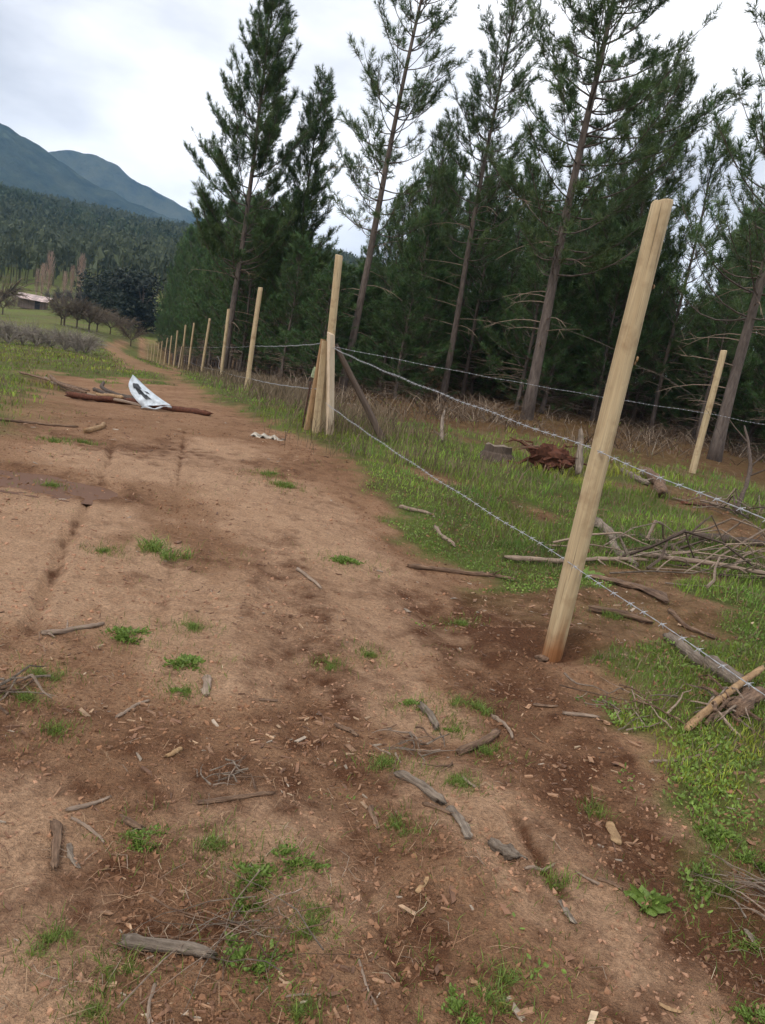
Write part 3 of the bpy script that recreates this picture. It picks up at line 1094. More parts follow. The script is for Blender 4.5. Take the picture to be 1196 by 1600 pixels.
def pine(seed, H, r0, cb, Rm, dens=1.0, tuft=.42, prof=.75, lean=(0, 0), mat=M_needle, el_hi=55, el_lo=8, wob=.15, side=None, dead=10, whorl=.5, tufts_per=1.0, gap=0.0):
    g = np.random.default_rng(seed)
    n = 16
    t = np.linspace(0, 1, n)
    P = np.stack([lean[0] * t + wob * np.sin(t * 5 + seed) * t * (1 - t) * 2, lean[1] * t + wob * np.cos(t * 4 + seed) * t * (1 - t) * 2, t * H], 1)
    P[0, 2] = -.3
    r0 = r0 * .8
    rad = r0 * ((1 - t) ** .85 * .93 + .05) + r0 * .35 * np.exp(-t * H / .35)
    tr = MB()
    tr.tube(P, rad, 10, None, True, .07, seed)

    def tp(h):
        return np.array([np.interp(h / H, t, P[:, k]) for k in range(2)] + [h])
    lb, db = MB(), MB()
    tufts_p, tufts_d = [], []
    h = cb * H
    while h < H * .985:
        q = (h - cb * H) / (H * (1 - cb))           # 0 crown base, 1 top
        nb = g.integers(3, 6)
        a0 = g.random() * 6.28
        for k in range(nb):
            if g.random() < gap:
                continue
            a = a0 + k * 6.28 / nb + g.normal(0, .35)
            w = (1 - q) ** prof * (.55 + .45 * min(1, q * 5 + .3))
            L = Rm * w * g.uniform(.55, 1.15) + .25
            if side is not None:
                L *= 1 + side[1] * math.cos(a - side[0])
            el = math.radians(el_lo + (el_hi - el_lo) * q ** .8 + g.normal(0, 7))
            s = np.linspace(0, 1, 6)
            rad_h = np.stack([np.full(6, math.cos(a)), np.full(6, math.sin(a))], 1)
            bend = g.normal(0, .12)
            hd = s * L * math.cos(el)
            zz = s * L * math.sin(el) - .10 * L * np.sin(s * math.pi) * (1 - q) + .22 * L * s ** 2.5
            st = tp(h)
            B = np.stack([st[0] + hd * math.cos(a + 0) - bend * L * s * s * math.sin(a), st[1] + hd * math.sin(a) + bend * L * s * s * math.cos(a), st[2] + zz], 1)
            br = min(.032, .009 + .008 * L) * (1 - .75 * s)
            lb.tube(B, br, 4, None, False)
            # side shoots
            m_ = max(3, int(L * 5.5 * dens))
            for u in np.sort(g.uniform(.18 if q > .4 else .32, 1.0, m_)):
                f = u * 5
                i0 = min(int(f), 4)
                bp = B[i0] + (B[i0 + 1] - B[i0]) * (f - i0)
                bd = nrm(B[i0 + 1] - B[i0])
                sd_ = g.choice([-1, 1]) * g.uniform(.3, 1.1)
                lat = np.array([-bd[1], bd[0], 0])
                d = nrm(bd + lat * sd_ + np.array([0, 0, g.uniform(.0, .6)]))
                sl = (.22 + .22 * L * (1.1 - u)) * g.uniform(.6, 1.3)
                e_ = bp + d * sl + np.array([0, 0, .12 * sl])
                lb.tube(np.stack([bp, (bp + e_) / 2 + [0, 0, -.02], e_]), [.009, .006, .004], 3, None, False)
                nt_ = max(1, int(sl / .15 * tufts_per))
                for c in range(nt_):
                    ff = 1 - c / nt_ * .8
                    tufts_p.append(bp + (e_ - bp) * ff + g.normal(0, .03, 3))
                    tufts_d.append(d + np.array([0, 0, .35]) + g.normal(0, .42, 3))
            tufts_p.append(B[-1])
            tufts_d.append(nrm(B[-1] - B[-2]) + np.array([0, 0, .3]))
        h += whorl * g.uniform(.6, 1.3) * (1 - .45 * q)
    # leader
    for z in np.arange(H * .96, H, .12):
        tufts_p.append(tp(z))
        tufts_d.append(np.array([g.normal(0, .3), g.normal(0, .3), 1]))
    for k in range(dead):
        hh = g.uniform(.12 * H, cb * H + .12 * H)
        a, L = g.random() * 6.28, g.uniform(.6, 1.0) * min(2.2, Rm)
        s = np.linspace(0, 1, 5)
        st = tp(hh)
        B = np.stack([st[0] + s * L * math.cos(a), st[1] + s * L * math.sin(a), st[2] + s * L * .15 - .3 * L * s ** 2 * g.uniform(.2, 1.4)], 1)
        db.tube(B, .014 * (1 - .8 * s) + .002, 3, None, False)
        for _ in range(3):
            u = g.uniform(.4, .95)
            bp = st + (B[-1] - st) * u
            bp[2] = np.interp(u, s, B[:, 2])
            d = nrm(np.array([math.cos(a), math.sin(a), 0]) + g.normal(0, .7, 3))
            db.tube(np.stack([bp, bp + d * .4 + [0, 0, -.06]]), [.006, .002], 3, None, False)
    tufts_p, tufts_d = np.array(tufts_p), np.array(tufts_d)
    cr = MB()
    idx = g.integers(0, len(TUFTS), len(tufts_p))
    M = frame_from(tufts_d, g)
    S = tuft * g.uniform(.7, 1.2, len(tufts_p))
    C = np.stack([g.uniform(.7, 1.35, len(tufts_p))] * 3, 1) * np.stack([g.uniform(.85, 1.2, len(tufts_p)), np.ones(len(tufts_p)), g.uniform(.8, 1.1, len(tufts_p))], 1)
    for k, (Vt, Tt) in enumerate(TUFTS):
        mk = idx == k
        scatter(cr, Vt, Tt, M[mk], tufts_p[mk], S[mk], C[mk])
    res = {'trunk': tr.mesh('trunk', M_bark, True), 'limbs': lb.mesh('limbs', M_bark), 'crown': cr.mesh('crown', mat)}
    if dead:
        res['dead_branches'] = db.mesh('dead_branches', M_twig)
    res['n'] = len(tufts_p)
    return res


def plant_tree(name, meshes, loc, label, cat, group, rz=0.0, sc=1.0, szz=None):
    e = empty(name, loc, rz)
    e.scale = (sc, sc, szz or sc)
    for part in ('trunk', 'limbs', 'crown', 'dead_branches', 'twigs'):
        if part in meshes:
            q_ = link_mesh(part, meshes[part], e)
            if part != 'trunk':
                q_['kind'] = 'stuff'
    tag(e, label, cat, group)
    return e


def tree_spot(px, py, Y):
    p = at_y(px, py, Y)
    z0 = gz1(p[0], p[1])
    return np.array([p[0], p[1], z0]), p[2] - z0


GP = 'pines behind the wire fence'
HERO = [  # top sight, depth, trunk radius, crown base, radius, density, tuft, profile, label, extra
    ((434, -40), 36, .20, .26, 3.3, 1.25, .46, .7, 'tall dense conical pine on the left, behind the second receding pole', dict(el_hi=55, el_lo=20, whorl=.46, tufts_per=1.35, gap=.05)),
    ((507, 128), 38, .15, .18, 2.4, 1.2, .45, .7, 'narrow shorter pine just right of the tall left pine', dict(el_hi=55, el_lo=20, whorl=.46, gap=.05, tufts_per=1.25)),
    ((700, -190), 28, .19, .34, 2.3, .8, .44, .45, 'thin open pine with bare leaning trunk right of the corner post', dict(el_hi=45, el_lo=12, whorl=.6, gap=.14, lean=(.75, 0), tufts_per=1.1)),
    ((818, -60), 30, .17, .34, 2.2, .85, .44, .6, 'slender open pine left of the big central right pine', dict(el_hi=50, el_lo=15, whorl=.52, gap=.12, tufts_per=1.1)),
    ((1010, -260), 24, .225, .27, 3.4, .95, .46, .4, 'big open pine with thick trunk and long limbs behind the nearest pole', dict(el_hi=36, el_lo=14, whorl=.52, gap=.12, tufts_per=1.1, side=(.2, .22))),
    ((1126, 203), 30, .11, .18, 1.7, .8, .44, .8, 'slim young pine with a bare pointed leader right of the nearest pole', dict(el_hi=55, el_lo=25, whorl=.5, gap=.12)),
    ((1290, 20), 20, .20, .34, 2.8, .9, .44, .5, 'pine with clean grey trunk at the right edge', dict(el_hi=45, el_lo=12, whorl=.5, gap=.1)),
    ((700, 205), 36, .13, .18, 2.2, 1.0, .46, .7, 'bushy pine between the two slender open pines', dict(el_hi=55, el_lo=18)),
    ((1052, 120), 31, .15, .15, 2.9, 1.05, .46, .6, 'bushy dense pine behind the big open pine', dict(el_hi=50, el_lo=15)),
    ((640, 300), 42, .12, .12, 2.1, .95, .46, .7, 'low bushy pine behind the thin open pine', dict(el_hi=55, el_lo=18)),
    ((770, 240), 40, .13, .12, 2.5, 1.0, .46, .7, 'bushy pine crowded behind the slender open pine', dict(el_hi=55, el_lo=18)),
]
for k, (tp_, Y, r0, cb, Rm, dens, tf, pr, label, ex) in enumerate(HERO):
    loc, H = tree_spot(*tp_, Y)
    ln = ex.get('lean', (0, 0))
    loc[0] -= ln[0]
    loc[1] -= ln[1]
    me = pine(100 + k, H, r0, cb, Rm, dens, tf, pr, dead=14, **ex)
    plant_tree('pine_tree', me, loc, label, 'pine tree', GP)

# denser young stand behind them: copies of a few individuals
PROTO = [pine(200 + k, 10.0, .12, .10, 2.2, .95, .52, .75, mat=M_needle2, el_hi=55, el_lo=15, dead=16, whorl=.5, tufts_per=.8) for k in range(3)]
PROTO += [pine(210 + k, 10.0, .13, .34, 1.9, .9, .5, .6, mat=M_needle2, el_hi=50, el_lo=15, dead=22, whorl=.5, tufts_per=.8) for k in range(2)]
# skyline of the stand: allowed top height in the picture per column
SKY = np.array([(150, 425), (215, 415), (235, 408), (270, 388), (310, 372), (345, 345), (400, 330), (450, 330), (490, 385), (520, 425), (560, 425), (590, 350), (630, 300), (690, 280),
                (740, 300), (800, 280), (860, 300), (920, 330), (980, 300), (1020, 330), (1050, 440), (1085, 490), (1130, 470), (1160, 380), (1196, 330), (1300, 300), (1500, 300)])


def proj(p):
    d = np.asarray(p, float) - EYE
    f = d @ fwd
    return 598 + FPX * (d @ crt) / f, 800 - FPX * (d @ cup) / f


fence_pl = np.array(sorted([tuple(p[0][:2]) for p in POSTS[:15]], key=lambda a: a[1]))
g = np.random.default_rng(31)
placed = []
rows = [(27, 36), (34, 46), (44, 60), (58, 80), (78, 110), (105, 150)]
want = [18, 24, 24, 22, 18, 16]
SHORT = ['tall dense left pine', 'narrow shorter pine', 'thin leaning pine', 'slender open pine', 'big open pine', 'slim pointed pine', 'clean trunked right edge pine']


def LAB(x, y, lab):
    u = proj((x, y, 3))[0]
    hs = [proj((*h, 3))[0] for h in hero_xy[:7]]
    i = int(np.argmin([abs(u - q) for q in hs]))
    return lab + ', ' + ('left of' if u < hs[i] else 'right of') + ' the ' + SHORT[i]


hero_xy = [tree_spot(*h[0], h[1])[0][:2] for h in HERO]
lab_rows = ['dark bushy front row pine', 'dark bushy front row pine', 'dark pine deep in the plantation',
            'dark pine deep in the plantation', 'small far pine deep in the plantation', 'small far pine deep in the plantation']
for (ya, yb), wn_, lab in zip(rows, want, lab_rows):
    tries = 0
    c = 0
    while c < wn_ and tries < 900:
        tries += 1
        Y = g.uniform(ya, yb)
        fx = np.interp(Y, fence_pl[:, 1], fence_pl[:, 0])
        if Y > 105:
            fx = fx + 0
        x = g.uniform(fx + 2.2, max(fx + 8, .62 * Y))
        if any((x - a) ** 2 + (Y - b_) ** 2 < (1.9 + Y * .012) ** 2 for a, b_ in placed) or any((x - a) ** 2 + (Y - b_) ** 2 < 1.2 ** 2 for a, b_ in hero_xy):
            continue
        z0 = gz1(x, Y)
        jit = g.uniform(-25, 60)
        # height under the skyline
        top = None
        for H in np.arange(15.0, 4.0, -.25):
            u, v = proj((x, Y, z0 + H))
            if v > np.interp(u, SKY[:, 0], SKY[:, 1]) + jit:
                top = H
                break
        if top is None:
            continue
        if Y > 55:
            top = min(top, g.uniform(11, 15))
        placed.append((x, Y))
        k = int(g.integers(0, 5))
        s = top / 10.0
        plant_tree('plantation_pine', PROTO[k], (x, Y, z0), LAB(x, Y, lab), 'pine tree', 'plantation pines behind the front trees', g.random() * 6.28, max(.75, s * .55 + .45) if s < 1 else s ** .6, s)
        c += 1
# edge row beside the receding fence
ORD = ['first', 'second', 'third', 'fourth', 'fifth', 'sixth', 'seventh', 'eighth', 'ninth']


def EDGE(x, y):
    u = proj((x, y, 1))[0]
    us = [proj(POSTS[k][0])[0] for k in range(2, 15)]
    i = int(np.argmin([abs(u - q) for q in us]))
    if i < 9:
        return 'plantation edge pine rising behind the %s receding pole' % ORD[i]
    return 'small plantation edge pine at the far end of the receding row'


for Y in np.arange(41, 140, 2.6):
    for q in range(2):
        yy_ = Y + g.uniform(-1, 1)
        x = np.interp(yy_, fence_pl[:, 1], fence_pl[:, 0]) + 3.0 + q * 3.2 + g.uniform(-.8, 1.2) - max(0, yy_ - 110) * .3
        z0 = gz1(x, yy_)
        jit = g.uniform(-20, 70)
        top = None
        for H in np.arange(19.0, 4.0, -.25):
            u, v = proj((x, yy_, z0 + H))
            if v > np.interp(u, SKY[:, 0], SKY[:, 1]) + jit:
                top = H
                break
        if top is None:
            continue
        s = top / 10.0
        placed.append((x, yy_))
        plant_tree('plantation_pine', PROTO[int(g.integers(0, 3))], (x, yy_, z0), EDGE(x, yy_), 'pine tree', 'plantation pines behind the front trees', g.random() * 6.28, max(1.0, s ** .6), s)
# understorey: young pines filling the wall of green under the stand
c = 0
while c < 64:
    yy_ = g.uniform(29, 52)
    x = g.uniform(np.interp(yy_, fence_pl[:, 1], fence_pl[:, 0]) + 3.5, .62 * yy_)
    if any((x - a) ** 2 + (yy_ - b_) ** 2 < 1.3 ** 2 for a, b_ in hero_xy):
        continue
    z0 = gz1(x, yy_)
    c += 1
    s = g.uniform(.38, .62)
    plant_tree('young_pine', PROTO[int(g.integers(0, 3))], (x, yy_, z0 - .9 * s), LAB(x, yy_, 'low young understorey pine'), 'pine tree', 'young pines under the stand', g.random() * 6.28, g.uniform(.8, 1.05), s)
print('plantation pines', len(placed))

# ------------------------------------------------------------------ far wood on the hillside (one mass)
def leaf_blob(g, n, size):
    """n random leaf-clump triangles through a unit crown"""
    d = g.normal(size=(n, 3))
    d /= np.linalg.norm(d, axis=1)[:, None]
    rr = g.random(n) ** .45
    c = d * rr[:, None]
    a = g.normal(size=(n, 3))
    b_ = g.normal(size=(n, 3))
    V = np.stack([c + a * size, c + b_ * size, c - (a + b_) * size * .7], 1)
    return V.reshape(-1, 3), np.arange(3 * n).reshape(-1, 3)


g = np.random.default_rng(77)
BLOBS = [leaf_blob(np.random.default_rng(400 + k), 46, .17) for k in range(6)]
fw, tw = MB(), MB()
FX, FY = [], []
for Y in np.arange(255, 700, 6.5):
    lo, hi = at_y(-330, 430, Y)[0], at_y(600, 470, Y)[0]
    xs = np.arange(lo, hi, 5.2) + g.uniform(-2.2, 2.2, len(np.arange(lo, hi, 5.2)))
    FX.append(xs)
    FY.append(np.full(len(xs), Y) + g.uniform(-2.4, 2.4, len(xs)))
FX, FY = np.concatenate(FX), np.concatenate(FY)
kb = FY > 262 + 10 * fbm(FX * .03, FY * .03, 2, 3)
FX, FY = FX[kb], FY[kb]
FZ = ground_z(FX, FY)
nT = len(FX)
hh = g.uniform(12, 17, nT) * (1 + .25 * fbm(FX * .02, FY * .02, 3, 51))
clump = fbm(FX * .025, FY * .025, 3, 71)
base_c = np.stack([1 + clump * .9, 1 + clump * .7, 1 + clump * .5], 1) * g.uniform(.75, 1.25, (nT, 1))
pineish = (fbm(FX * .012, FY * .012, 2, 81) > .06)
base_c[pineish] *= [.62, .78, .7]
for k, (Vb, Tb) in enumerate(BLOBS):
    mk = np.arange(nT) % 6 == k
    n_ = mk.sum()
    a = g.random(n_) * 6.28
    M = np.zeros((n_, 3, 3))
    w = hh[mk] * g.uniform(.17, .23, n_)
    M[:, 0, 0], M[:, 0, 1], M[:, 1, 0], M[:, 1, 1] = np.cos(a) * w, -np.sin(a) * w, np.sin(a) * w, np.cos(a) * w
    M[:, 2, 2] = hh[mk] * .40
    scatter(fw, Vb, Tb, M, np.stack([FX[mk], FY[mk], FZ[mk] + hh[mk] * .66], 1), np.ones(n_), base_c[mk])
front = FY < 330
for x, y, z, h in zip(FX[front], FY[front], FZ[front], hh[front]):
    fw.tube([[x, y, z - .5], [x + g.normal(0, .3), y, z + h * .7]], [.22, .10], 4, (1.5, 1.1, 1.0), False)
o = fw.build('hillside_forest', M_far)
tag(o, 'dense green plantation covering the hillside below the mountains', 'forest', kind='stuff')
print('hill trees', nT)

# ------------------------------------------------------------------ broadleaf evergreens, bare trees, shrubs in the valley
def broad_tree(seed, H, W, n=900, mat=M_dark, size=.09, base=.15):
    g = np.random.default_rng(seed)
    tr = MB()
    tr.tube([[0, 0, -.3], [.1, 0, H * .3], [.0, .1, H * .7]], [.03 * H, .022 * H, .006 * H], 7, None, True)
    cr = MB()
    k = 14
    cen = np.stack([g.normal(0, .42, k) * W / 2, g.normal(0, .42, k) * W / 2, H * (base + (1 - base) * g.uniform(.15, .9, k))], 1)
    for c in cen:
        tr.tube([[0, 0, max(.3, c[2] * .5)], c], [.010 * H, .003 * H], 4, None, False)
        Vb, Tb = leaf_blob(g, n // k, size)
        s = np.array([W * .26, W * .26, H * .17]) * g.uniform(.8, 1.3)
        cr.add(Vb * s + c, Tb, None, np.ones(3) * g.uniform(.6, 1.4))
    return {'trunk': tr.mesh('trunk', M_bark, True), 'crown': cr.mesh('crown', mat)}


def twig_tree(seed, H, W, kind, mat=M_bare):
    """bare winter tree: limbs and a haze of twigs"""
    g = np.random.default_rng(seed)
    tr, tw = MB(), MB()
    if kind == 'poplar':
        tr.tube([[0, 0, -.3], [.05 * H * g.normal(0, .2), 0, H * .5], [.02 * H * g.normal(), 0, H * .98]], [.018 * H, .011 * H, .002 * H], 6, None, False)
        for k in range(150):
            h = g.uniform(.1, .93) * H
            a = g.random() * 6.28
            L = W * .5 * g.uniform(.4, 1) * (1.05 - (h / H) ** 3)
            up = L * g.uniform(2.2, 4.0)
            up = min(up, H * 1.0 - h)
            p0 = np.array([0, 0, h])
            p1 = p0 + [L * .7 * math.cos(a), L * .7 * math.sin(a), up * .4]
            p2 = p0 + [L * math.cos(a), L * math.sin(a), up]
            tw.tube([p0, p1, p2], [.004 * H, .003 * H, .001 * H], 3, None, False)
    else:
        hh0 = H * (.32 if kind == 'orchard' else .05)
        tr.tube([[0, 0, -.2], [.02, .03, hh0 * .6], [0, 0, hh0]], [.035 * H, .03 * H, .025 * H], 6, None, False)
        nl = 7 if kind == 'orchard' else 16
        for k in range(nl):
            a = k * 6.28 / nl + g.normal(0, .3)
            L = W * .5 * g.uniform(.7, 1.1)
            e1 = np.array([L * .55 * math.cos(a), L * .55 * math.sin(a), hh0 + (H - hh0) * g.uniform(.45, .8)])
            tr.tube([[0, 0, hh0 * .9], e1 * [.6, .6, .75], e1], [.018 * H, .012 * H, .006 * H], 4, None, False)
            for q in range(44 if kind == 'orchard' else 22):
                s = g.uniform(.25, 1)
                p0 = np.array([0, 0, hh0 * .9]) * (1 - s) + e1 * s
                d = nrm(np.array([math.cos(a), math.sin(a), .5]) + g.normal(0, .8, 3)) * W * g.uniform(.12, .3)
                p1 = p0 + d * .6 + [0, 0, .04 * H]
                p2 = p0 + d
                if kind == 'orchard':
                    p2[2] = min(max(p2[2], hh0), H * 1.02)
                else:
                    p2[2] = max(p2[2], .05)
                tw.tube([p0, p1, p2], [.0065 * H, .005 * H, .002 * H], 3, np.ones(3) * g.uniform(.7, 1.3), False)
    return {'trunk': tr.mesh('trunk', mat, True), 'twigs': tw.mesh('twigs', mat)}


def put(me, name, px, Y, label, cat, group, rz=0.0, sc=1.0, py=480):
    p = at_y(px, py, Y)
    p[2] = gz1(p[0], p[1])
    return plant_tree(name, me, p, label, cat, group, rz, sc)


M_pop = leaf_mat('poplar_twigs', (.36, .245, .185), .2, .85, 0, .5)
M_orch = leaf_mat('orchard_twigs', (.125, .092, .062), .25, .85, 0, .5)
M_bramble = leaf_mat('bramble_canes', (.235, .20, .165), .3, .85, 0, .8)
pop = [twig_tree(500 + k, 13.5, 3.4, 'poplar', M_pop) for k in range(2)]
for px, s, lab in [(76, 1.0, 'tallest bare pale poplar left of the hut roof end'), (66, .74, 'middle bare poplar in the left cluster above the hut'), (58, .62, 'leftmost bare poplar above the hut roof'),
                   (124, .98, 'tallest bare poplar of the right cluster'), (112, .72, 'middle bare poplar of the right cluster'), (101, .58, 'shortest bare poplar at the left of the right cluster')]:
    put(pop[int(px) % 2], 'poplar_tree', px - 3, 232, lab, 'bare tree', 'bare poplars above the hut', px * .7, s)
ev = [broad_tree(520 + k, 11, 11, 2600, base=-.08) for k in range(3)]
for k, (px, Y, s, lab) in enumerate([(150, 190, .85, 'dark evergreen tree behind the orchard, nearest the poplars'), (168, 180, 1.0, 'tall dark evergreen behind the orchard, second from the poplars'),
                                     (186, 172, 1.1, 'broad dark evergreen behind the orchard, third from the poplars'), (205, 165, 1.1, 'dark evergreen beside the far end of the pine stand'),
                                     (222, 158, 1.15, 'dark evergreen half hidden by the far pines')]):
    put(ev[k % 3], 'evergreen_tree', px, Y, lab, 'tree', 'dark evergreens at the valley end', k * 1.3, s)
sh = [twig_tree(540 + k, 5.2, 7.5, 'bush', leaf_mat('scrub_twigs_%d' % k, ((.13, .105, .085), (.085, .07, .055))[k], .3, .85, 0, .4)) for k in range(2)]
for k, (px, Y, s, lab) in enumerate([(80, 205, .9, 'dark bare thicket right behind the hut'), (97, 203, 1.05, 'dark bare thicket below the right poplar cluster'),
                                     (118, 200, 1.15, 'grey brown thicket under the tallest right poplar'), (136, 196, 1.25, 'grey brown thicket next to the dark evergreens')]):
    put(sh[k % 2], 'bare_thicket', px, Y, lab, 'thicket', 'bare thickets beside the hut', k * 2.0, s)
orc = [twig_tree(560 + k, 4.2, 9.0, 'orchard', M_orch) for k in range(3)]
for k, (px, Y, s, lab) in enumerate([(9, 165, 1.35, 'broad reddish bare tree left of the hut'), (-4, 146, 1.5, 'reddish bare tree cut by the left edge'),
                                     (96, 132, .7, 'bare orchard tree nearest the hut, leftmost of the row'),
                                     (106, 128, 1.05, 'bare orchard tree second in the row below the hut'), (123, 124, 1.05, 'bare orchard tree third in the row below the hut'),
                                     (140, 122, 1.1, 'bare orchard tree fourth in the row, before the evergreens'), (158, 126, 1.0, 'bare orchard tree fifth in the row, before the evergreens'),
                                     (176, 128, 1.0, 'bare orchard tree sixth in the row, left of the trail'), (194, 132, 1.0, 'bare orchard tree seventh in the row, above the trail'),
                                     (213, 136, 1.0, 'bare orchard tree last in the row, by the far pines')]):
    put(orc[k % 3], 'orchard_tree', px + (k * 37 % 11 - 5) * .8, Y + (k * 53 % 17 - 8) * 1.3, lab, 'bare tree', 'bare orchard trees in the meadow', k * 1.7, s * (.75 + .5 * (k * 29 % 10) / 10))
brm = [twig_tree(580 + k, 1.3, 3.4, 'bush', M_bramble) for k in range(3)]
for k, (px, Y, s, lab) in enumerate([(-8, 52, 1.2, 'grey bramble bush cut by the left edge of the meadow'), (14, 50, 1.15, 'grey bramble bush second from the left edge'), (36, 52, 1.25, 'pale grey bramble bush third from the left edge'),
                                     (58, 50, 1.0, 'low bramble bush in the middle of the meadow row'), (80, 50, .9, 'low purple grey bramble bush right of the middle'), (103, 48, 1.1, 'bramble bush second from the right end of the row'),
                                     (122, 46, 1.15, 'purple grey bramble bush at the right end of the row'), (137, 45, .9, 'small bramble bush nearest the track')]):
    put(brm[k % 3], 'bramble_bush', px, Y, lab, 'bush', 'grey brambles in the left meadow', k * 1.1, s, 530)

# ------------------------------------------------------------------ hut
hp = at_y(51, 484, 188)
hp[2] = gz1(hp[0], hp[1])
hut = empty('hut', hp, R(14))
hut.scale = (1.15, 1.15, 1.15)
M_hutw = wood_mat('hut_boards', (.20, .15, .115), (.10, .07, .055), (2, 2, .2), .9, .3)
M_tin = plain_mat('rusty_tin', (.50, .38, .34), .6, .1, .5, .9)
M_door_shade = plain_mat('painted_door_shade', (.02, .017, .015), .9)
b = MB()
b.box((0, 0, .85), (5.2, 3.2, 1.9))
b.build('wall', M_hutw, hut)
for k in range(6):
    b = MB()
    x0 = -3.3 + k * 1.1
    n = 9
    V, Q = [], []
    for ii in range(n):
        x = x0 + 1.12 * ii / (n - 1)
        z = .05 * math.sin(ii * math.pi / 1.0 + .5)
        V += [[x, -2.35, 1.78 + z], [x, 2.1, 3.0 + z], [x, 2.1, 2.95 + z], [x, -2.35, 1.73 + z]]
    for ii in range(n - 1):
        o0, o1 = ii * 4, ii * 4 + 4
        Q += [[o0, o1, o1 + 1, o0 + 1], [o0 + 3, o0 + 2, o1 + 2, o1 + 3], [o0, o0 + 3, o1 + 3, o1], [o0 + 1, o1 + 1, o1 + 2, o0 + 2]]
    b.add(V, None, Q, np.array([1, 1, 1]) * (.7 + .6 * ((k * 37) % 10) / 10))
    b.build('roof_sheet', M_tin, hut)
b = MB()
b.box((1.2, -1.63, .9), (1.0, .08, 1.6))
b.build('doorway_shade_panel', M_door_shade, hut)  # near-black panel on the wall face, painted shade of the door opening
for x in (-3.0, 3.1):
    b = MB()
    b.tube([[x, -2.2, -.2], [x, -2.2, 1.76]], .08, 6)
    b.build('porch_post', M_hutw, hut)
tag(hut, 'low wooden hut with rusty tin lean-to roof in the meadow', 'hut')

# ------------------------------------------------------------------ brush in and before the pines
g = np.random.default_rng(55)
db = MB()
n = 19000
Y = np.exp(g.uniform(math.log(12.5), math.log(60), n))
fx = np.interp(Y, fence_pl[:, 1], fence_pl[:, 0])
x = fx + 1.0 + g.random(n) ** .9 * (.66 * Y - fx)
e1 = x - bank_edge(Y)
dn = fbm(x * .35, Y * .35, 3, 91)
thr = sstep(16, 23, Y + dn * 8 - .12 * x + 0)
keep = (g.random(n) < (.06 + sstep(-.02, .16, dn)) * thr * .9) & (e1 > .8)
x, Y, dn = x[keep], Y[keep], dn[keep]
z = ground_z(x, Y)
n = len(x)
hgt = g.uniform(.25, .95, n) * (1 + dn) * .85
a = g.random(n) * 6.28
ln = g.uniform(.2, 1.5, n)
wd = np.maximum(.006, Y * .00032) * g.uniform(.6, 1.4, n)
for k in range(2):
    p0 = np.stack([x, Y, z - .03], 1)
    d = np.stack([np.cos(a) * ln, np.sin(a) * ln, np.ones(n)], 1)
    p1 = p0 + d * (hgt * .55)[:, None]
    p2 = p0 + d * hgt[:, None] * [1.25, 1.25, .8]
    side_ = np.stack([np.full(n, 1.0), np.zeros(n), g.normal(0, .4, n)], 1) * wd[:, None]
    V = np.stack([p0 - side_, p0 + side_, p1 - side_ * .7, p1 + side_ * .7, p2], 1).reshape(-1, 3)
    o_ = (np.arange(n) * 5)[:, None, None]
    T = (np.array([[0, 1, 3], [0, 3, 2], [2, 3, 4]])[None] + o_).reshape(-1, 3)
    cc = np.where(g.random((n, 1)) < .3, np.array([[1.5, 1.4, 1.3]]), np.array([[.62, .50, .40]])) * g.uniform(.6, 1.3, (n, 1))
    db.add(V, T, None, np.repeat(cc, 5, 0))
    a = a + g.normal(0, 1.2, n)
    ln = g.uniform(.4, 2.0, n)
    hgt = hgt * .8
o = db.build('dead_brush', M_brush)
tag(o, 'grey brown dead bracken and brush under the pines', 'brush', kind='stuff')

# ------------------------------------------------------------------ grass
def blades(mb, x, y, z, h, w, g, col, lean=.5):
    n = len(x)
    a = g.random(n) * 6.28
    l = g.uniform(.1, 1, n) * lean
    p0 = np.stack([x, y, z - .006], 1)
    dh = np.stack([np.cos(a), np.sin(a), np.zeros(n)], 1)
    p1 = p0 + (dh * (l * .35)[:, None] + [0, 0, .6]) * h[:, None]
    p2 = p0 + (dh * (l * 1.0)[:, None] + [0, 0, 1.0]) * h[:, None]
    t = g.random(n) * 6.28
    s = np.stack([np.cos(t), np.sin(t), np.zeros(n)], 1) * w[:, None]
    V = np.stack([p0 - s * .7, p0 + s * .7, p1 - s, p1 + s, p2], 1).reshape(-1, 3)
    T = (np.array([[0, 1, 3], [0, 3, 2], [2, 3, 4]])[None] + (np.arange(n) * 5)[:, None, None]).reshape(-1, 3)
    mb.add(V, T, None, np.repeat(col, 5, 0))


g = np.random.default_rng(61)
gb, dg = MB(), MB()
n = 330000
r = np.exp(g.uniform(math.log(1.5), math.log(75), n))
az = np.radians(g.uniform(-36, 36, n))
x, y = r * np.sin(az), r * np.cos(az)
gm, dk, sa = masks(x, y)
cl = fbm(x * 2.6, y * 2.6, 4, 15)
pr = sstep(.3, .8, gm + cl * 1.9 * (gm < .995) + cl * 1.5 - .12)
keep = g.random(n) < pr * .85 * sstep(.12, .5, gm)
x, y, r, cl, gm = x[keep], y[keep], r[keep], cl[keep], gm[keep]
z = ground_z(x, y)
e1 = x - bank_edge(y)
onbank = e1 > -.5
big = fbm(x * .5, y * .5, 3, 19)
h = np.where(onbank, .030 + .065 * sstep(.2, 1.6, e1) * sstep(3.5, 7, r), .07) * g.uniform(.5, 1.5, len(x)) * (1 + big * 1.6)
h = np.clip(h * np.where(onbank & (y > 9) & (x < bank_edge(y) + 2.2), 1.3, 1), .02, .3)
w = np.maximum(.0022, r * .00042) * g.uniform(.6, 1.4, len(x))
hue = fbm(x * .7, y * .7, 3, 33)[:, None]
col = np.array([[1.0, 1.0, 1.0]]) * (1 + hue * 1.1) * g.uniform(.65, 1.3, (len(x), 1))
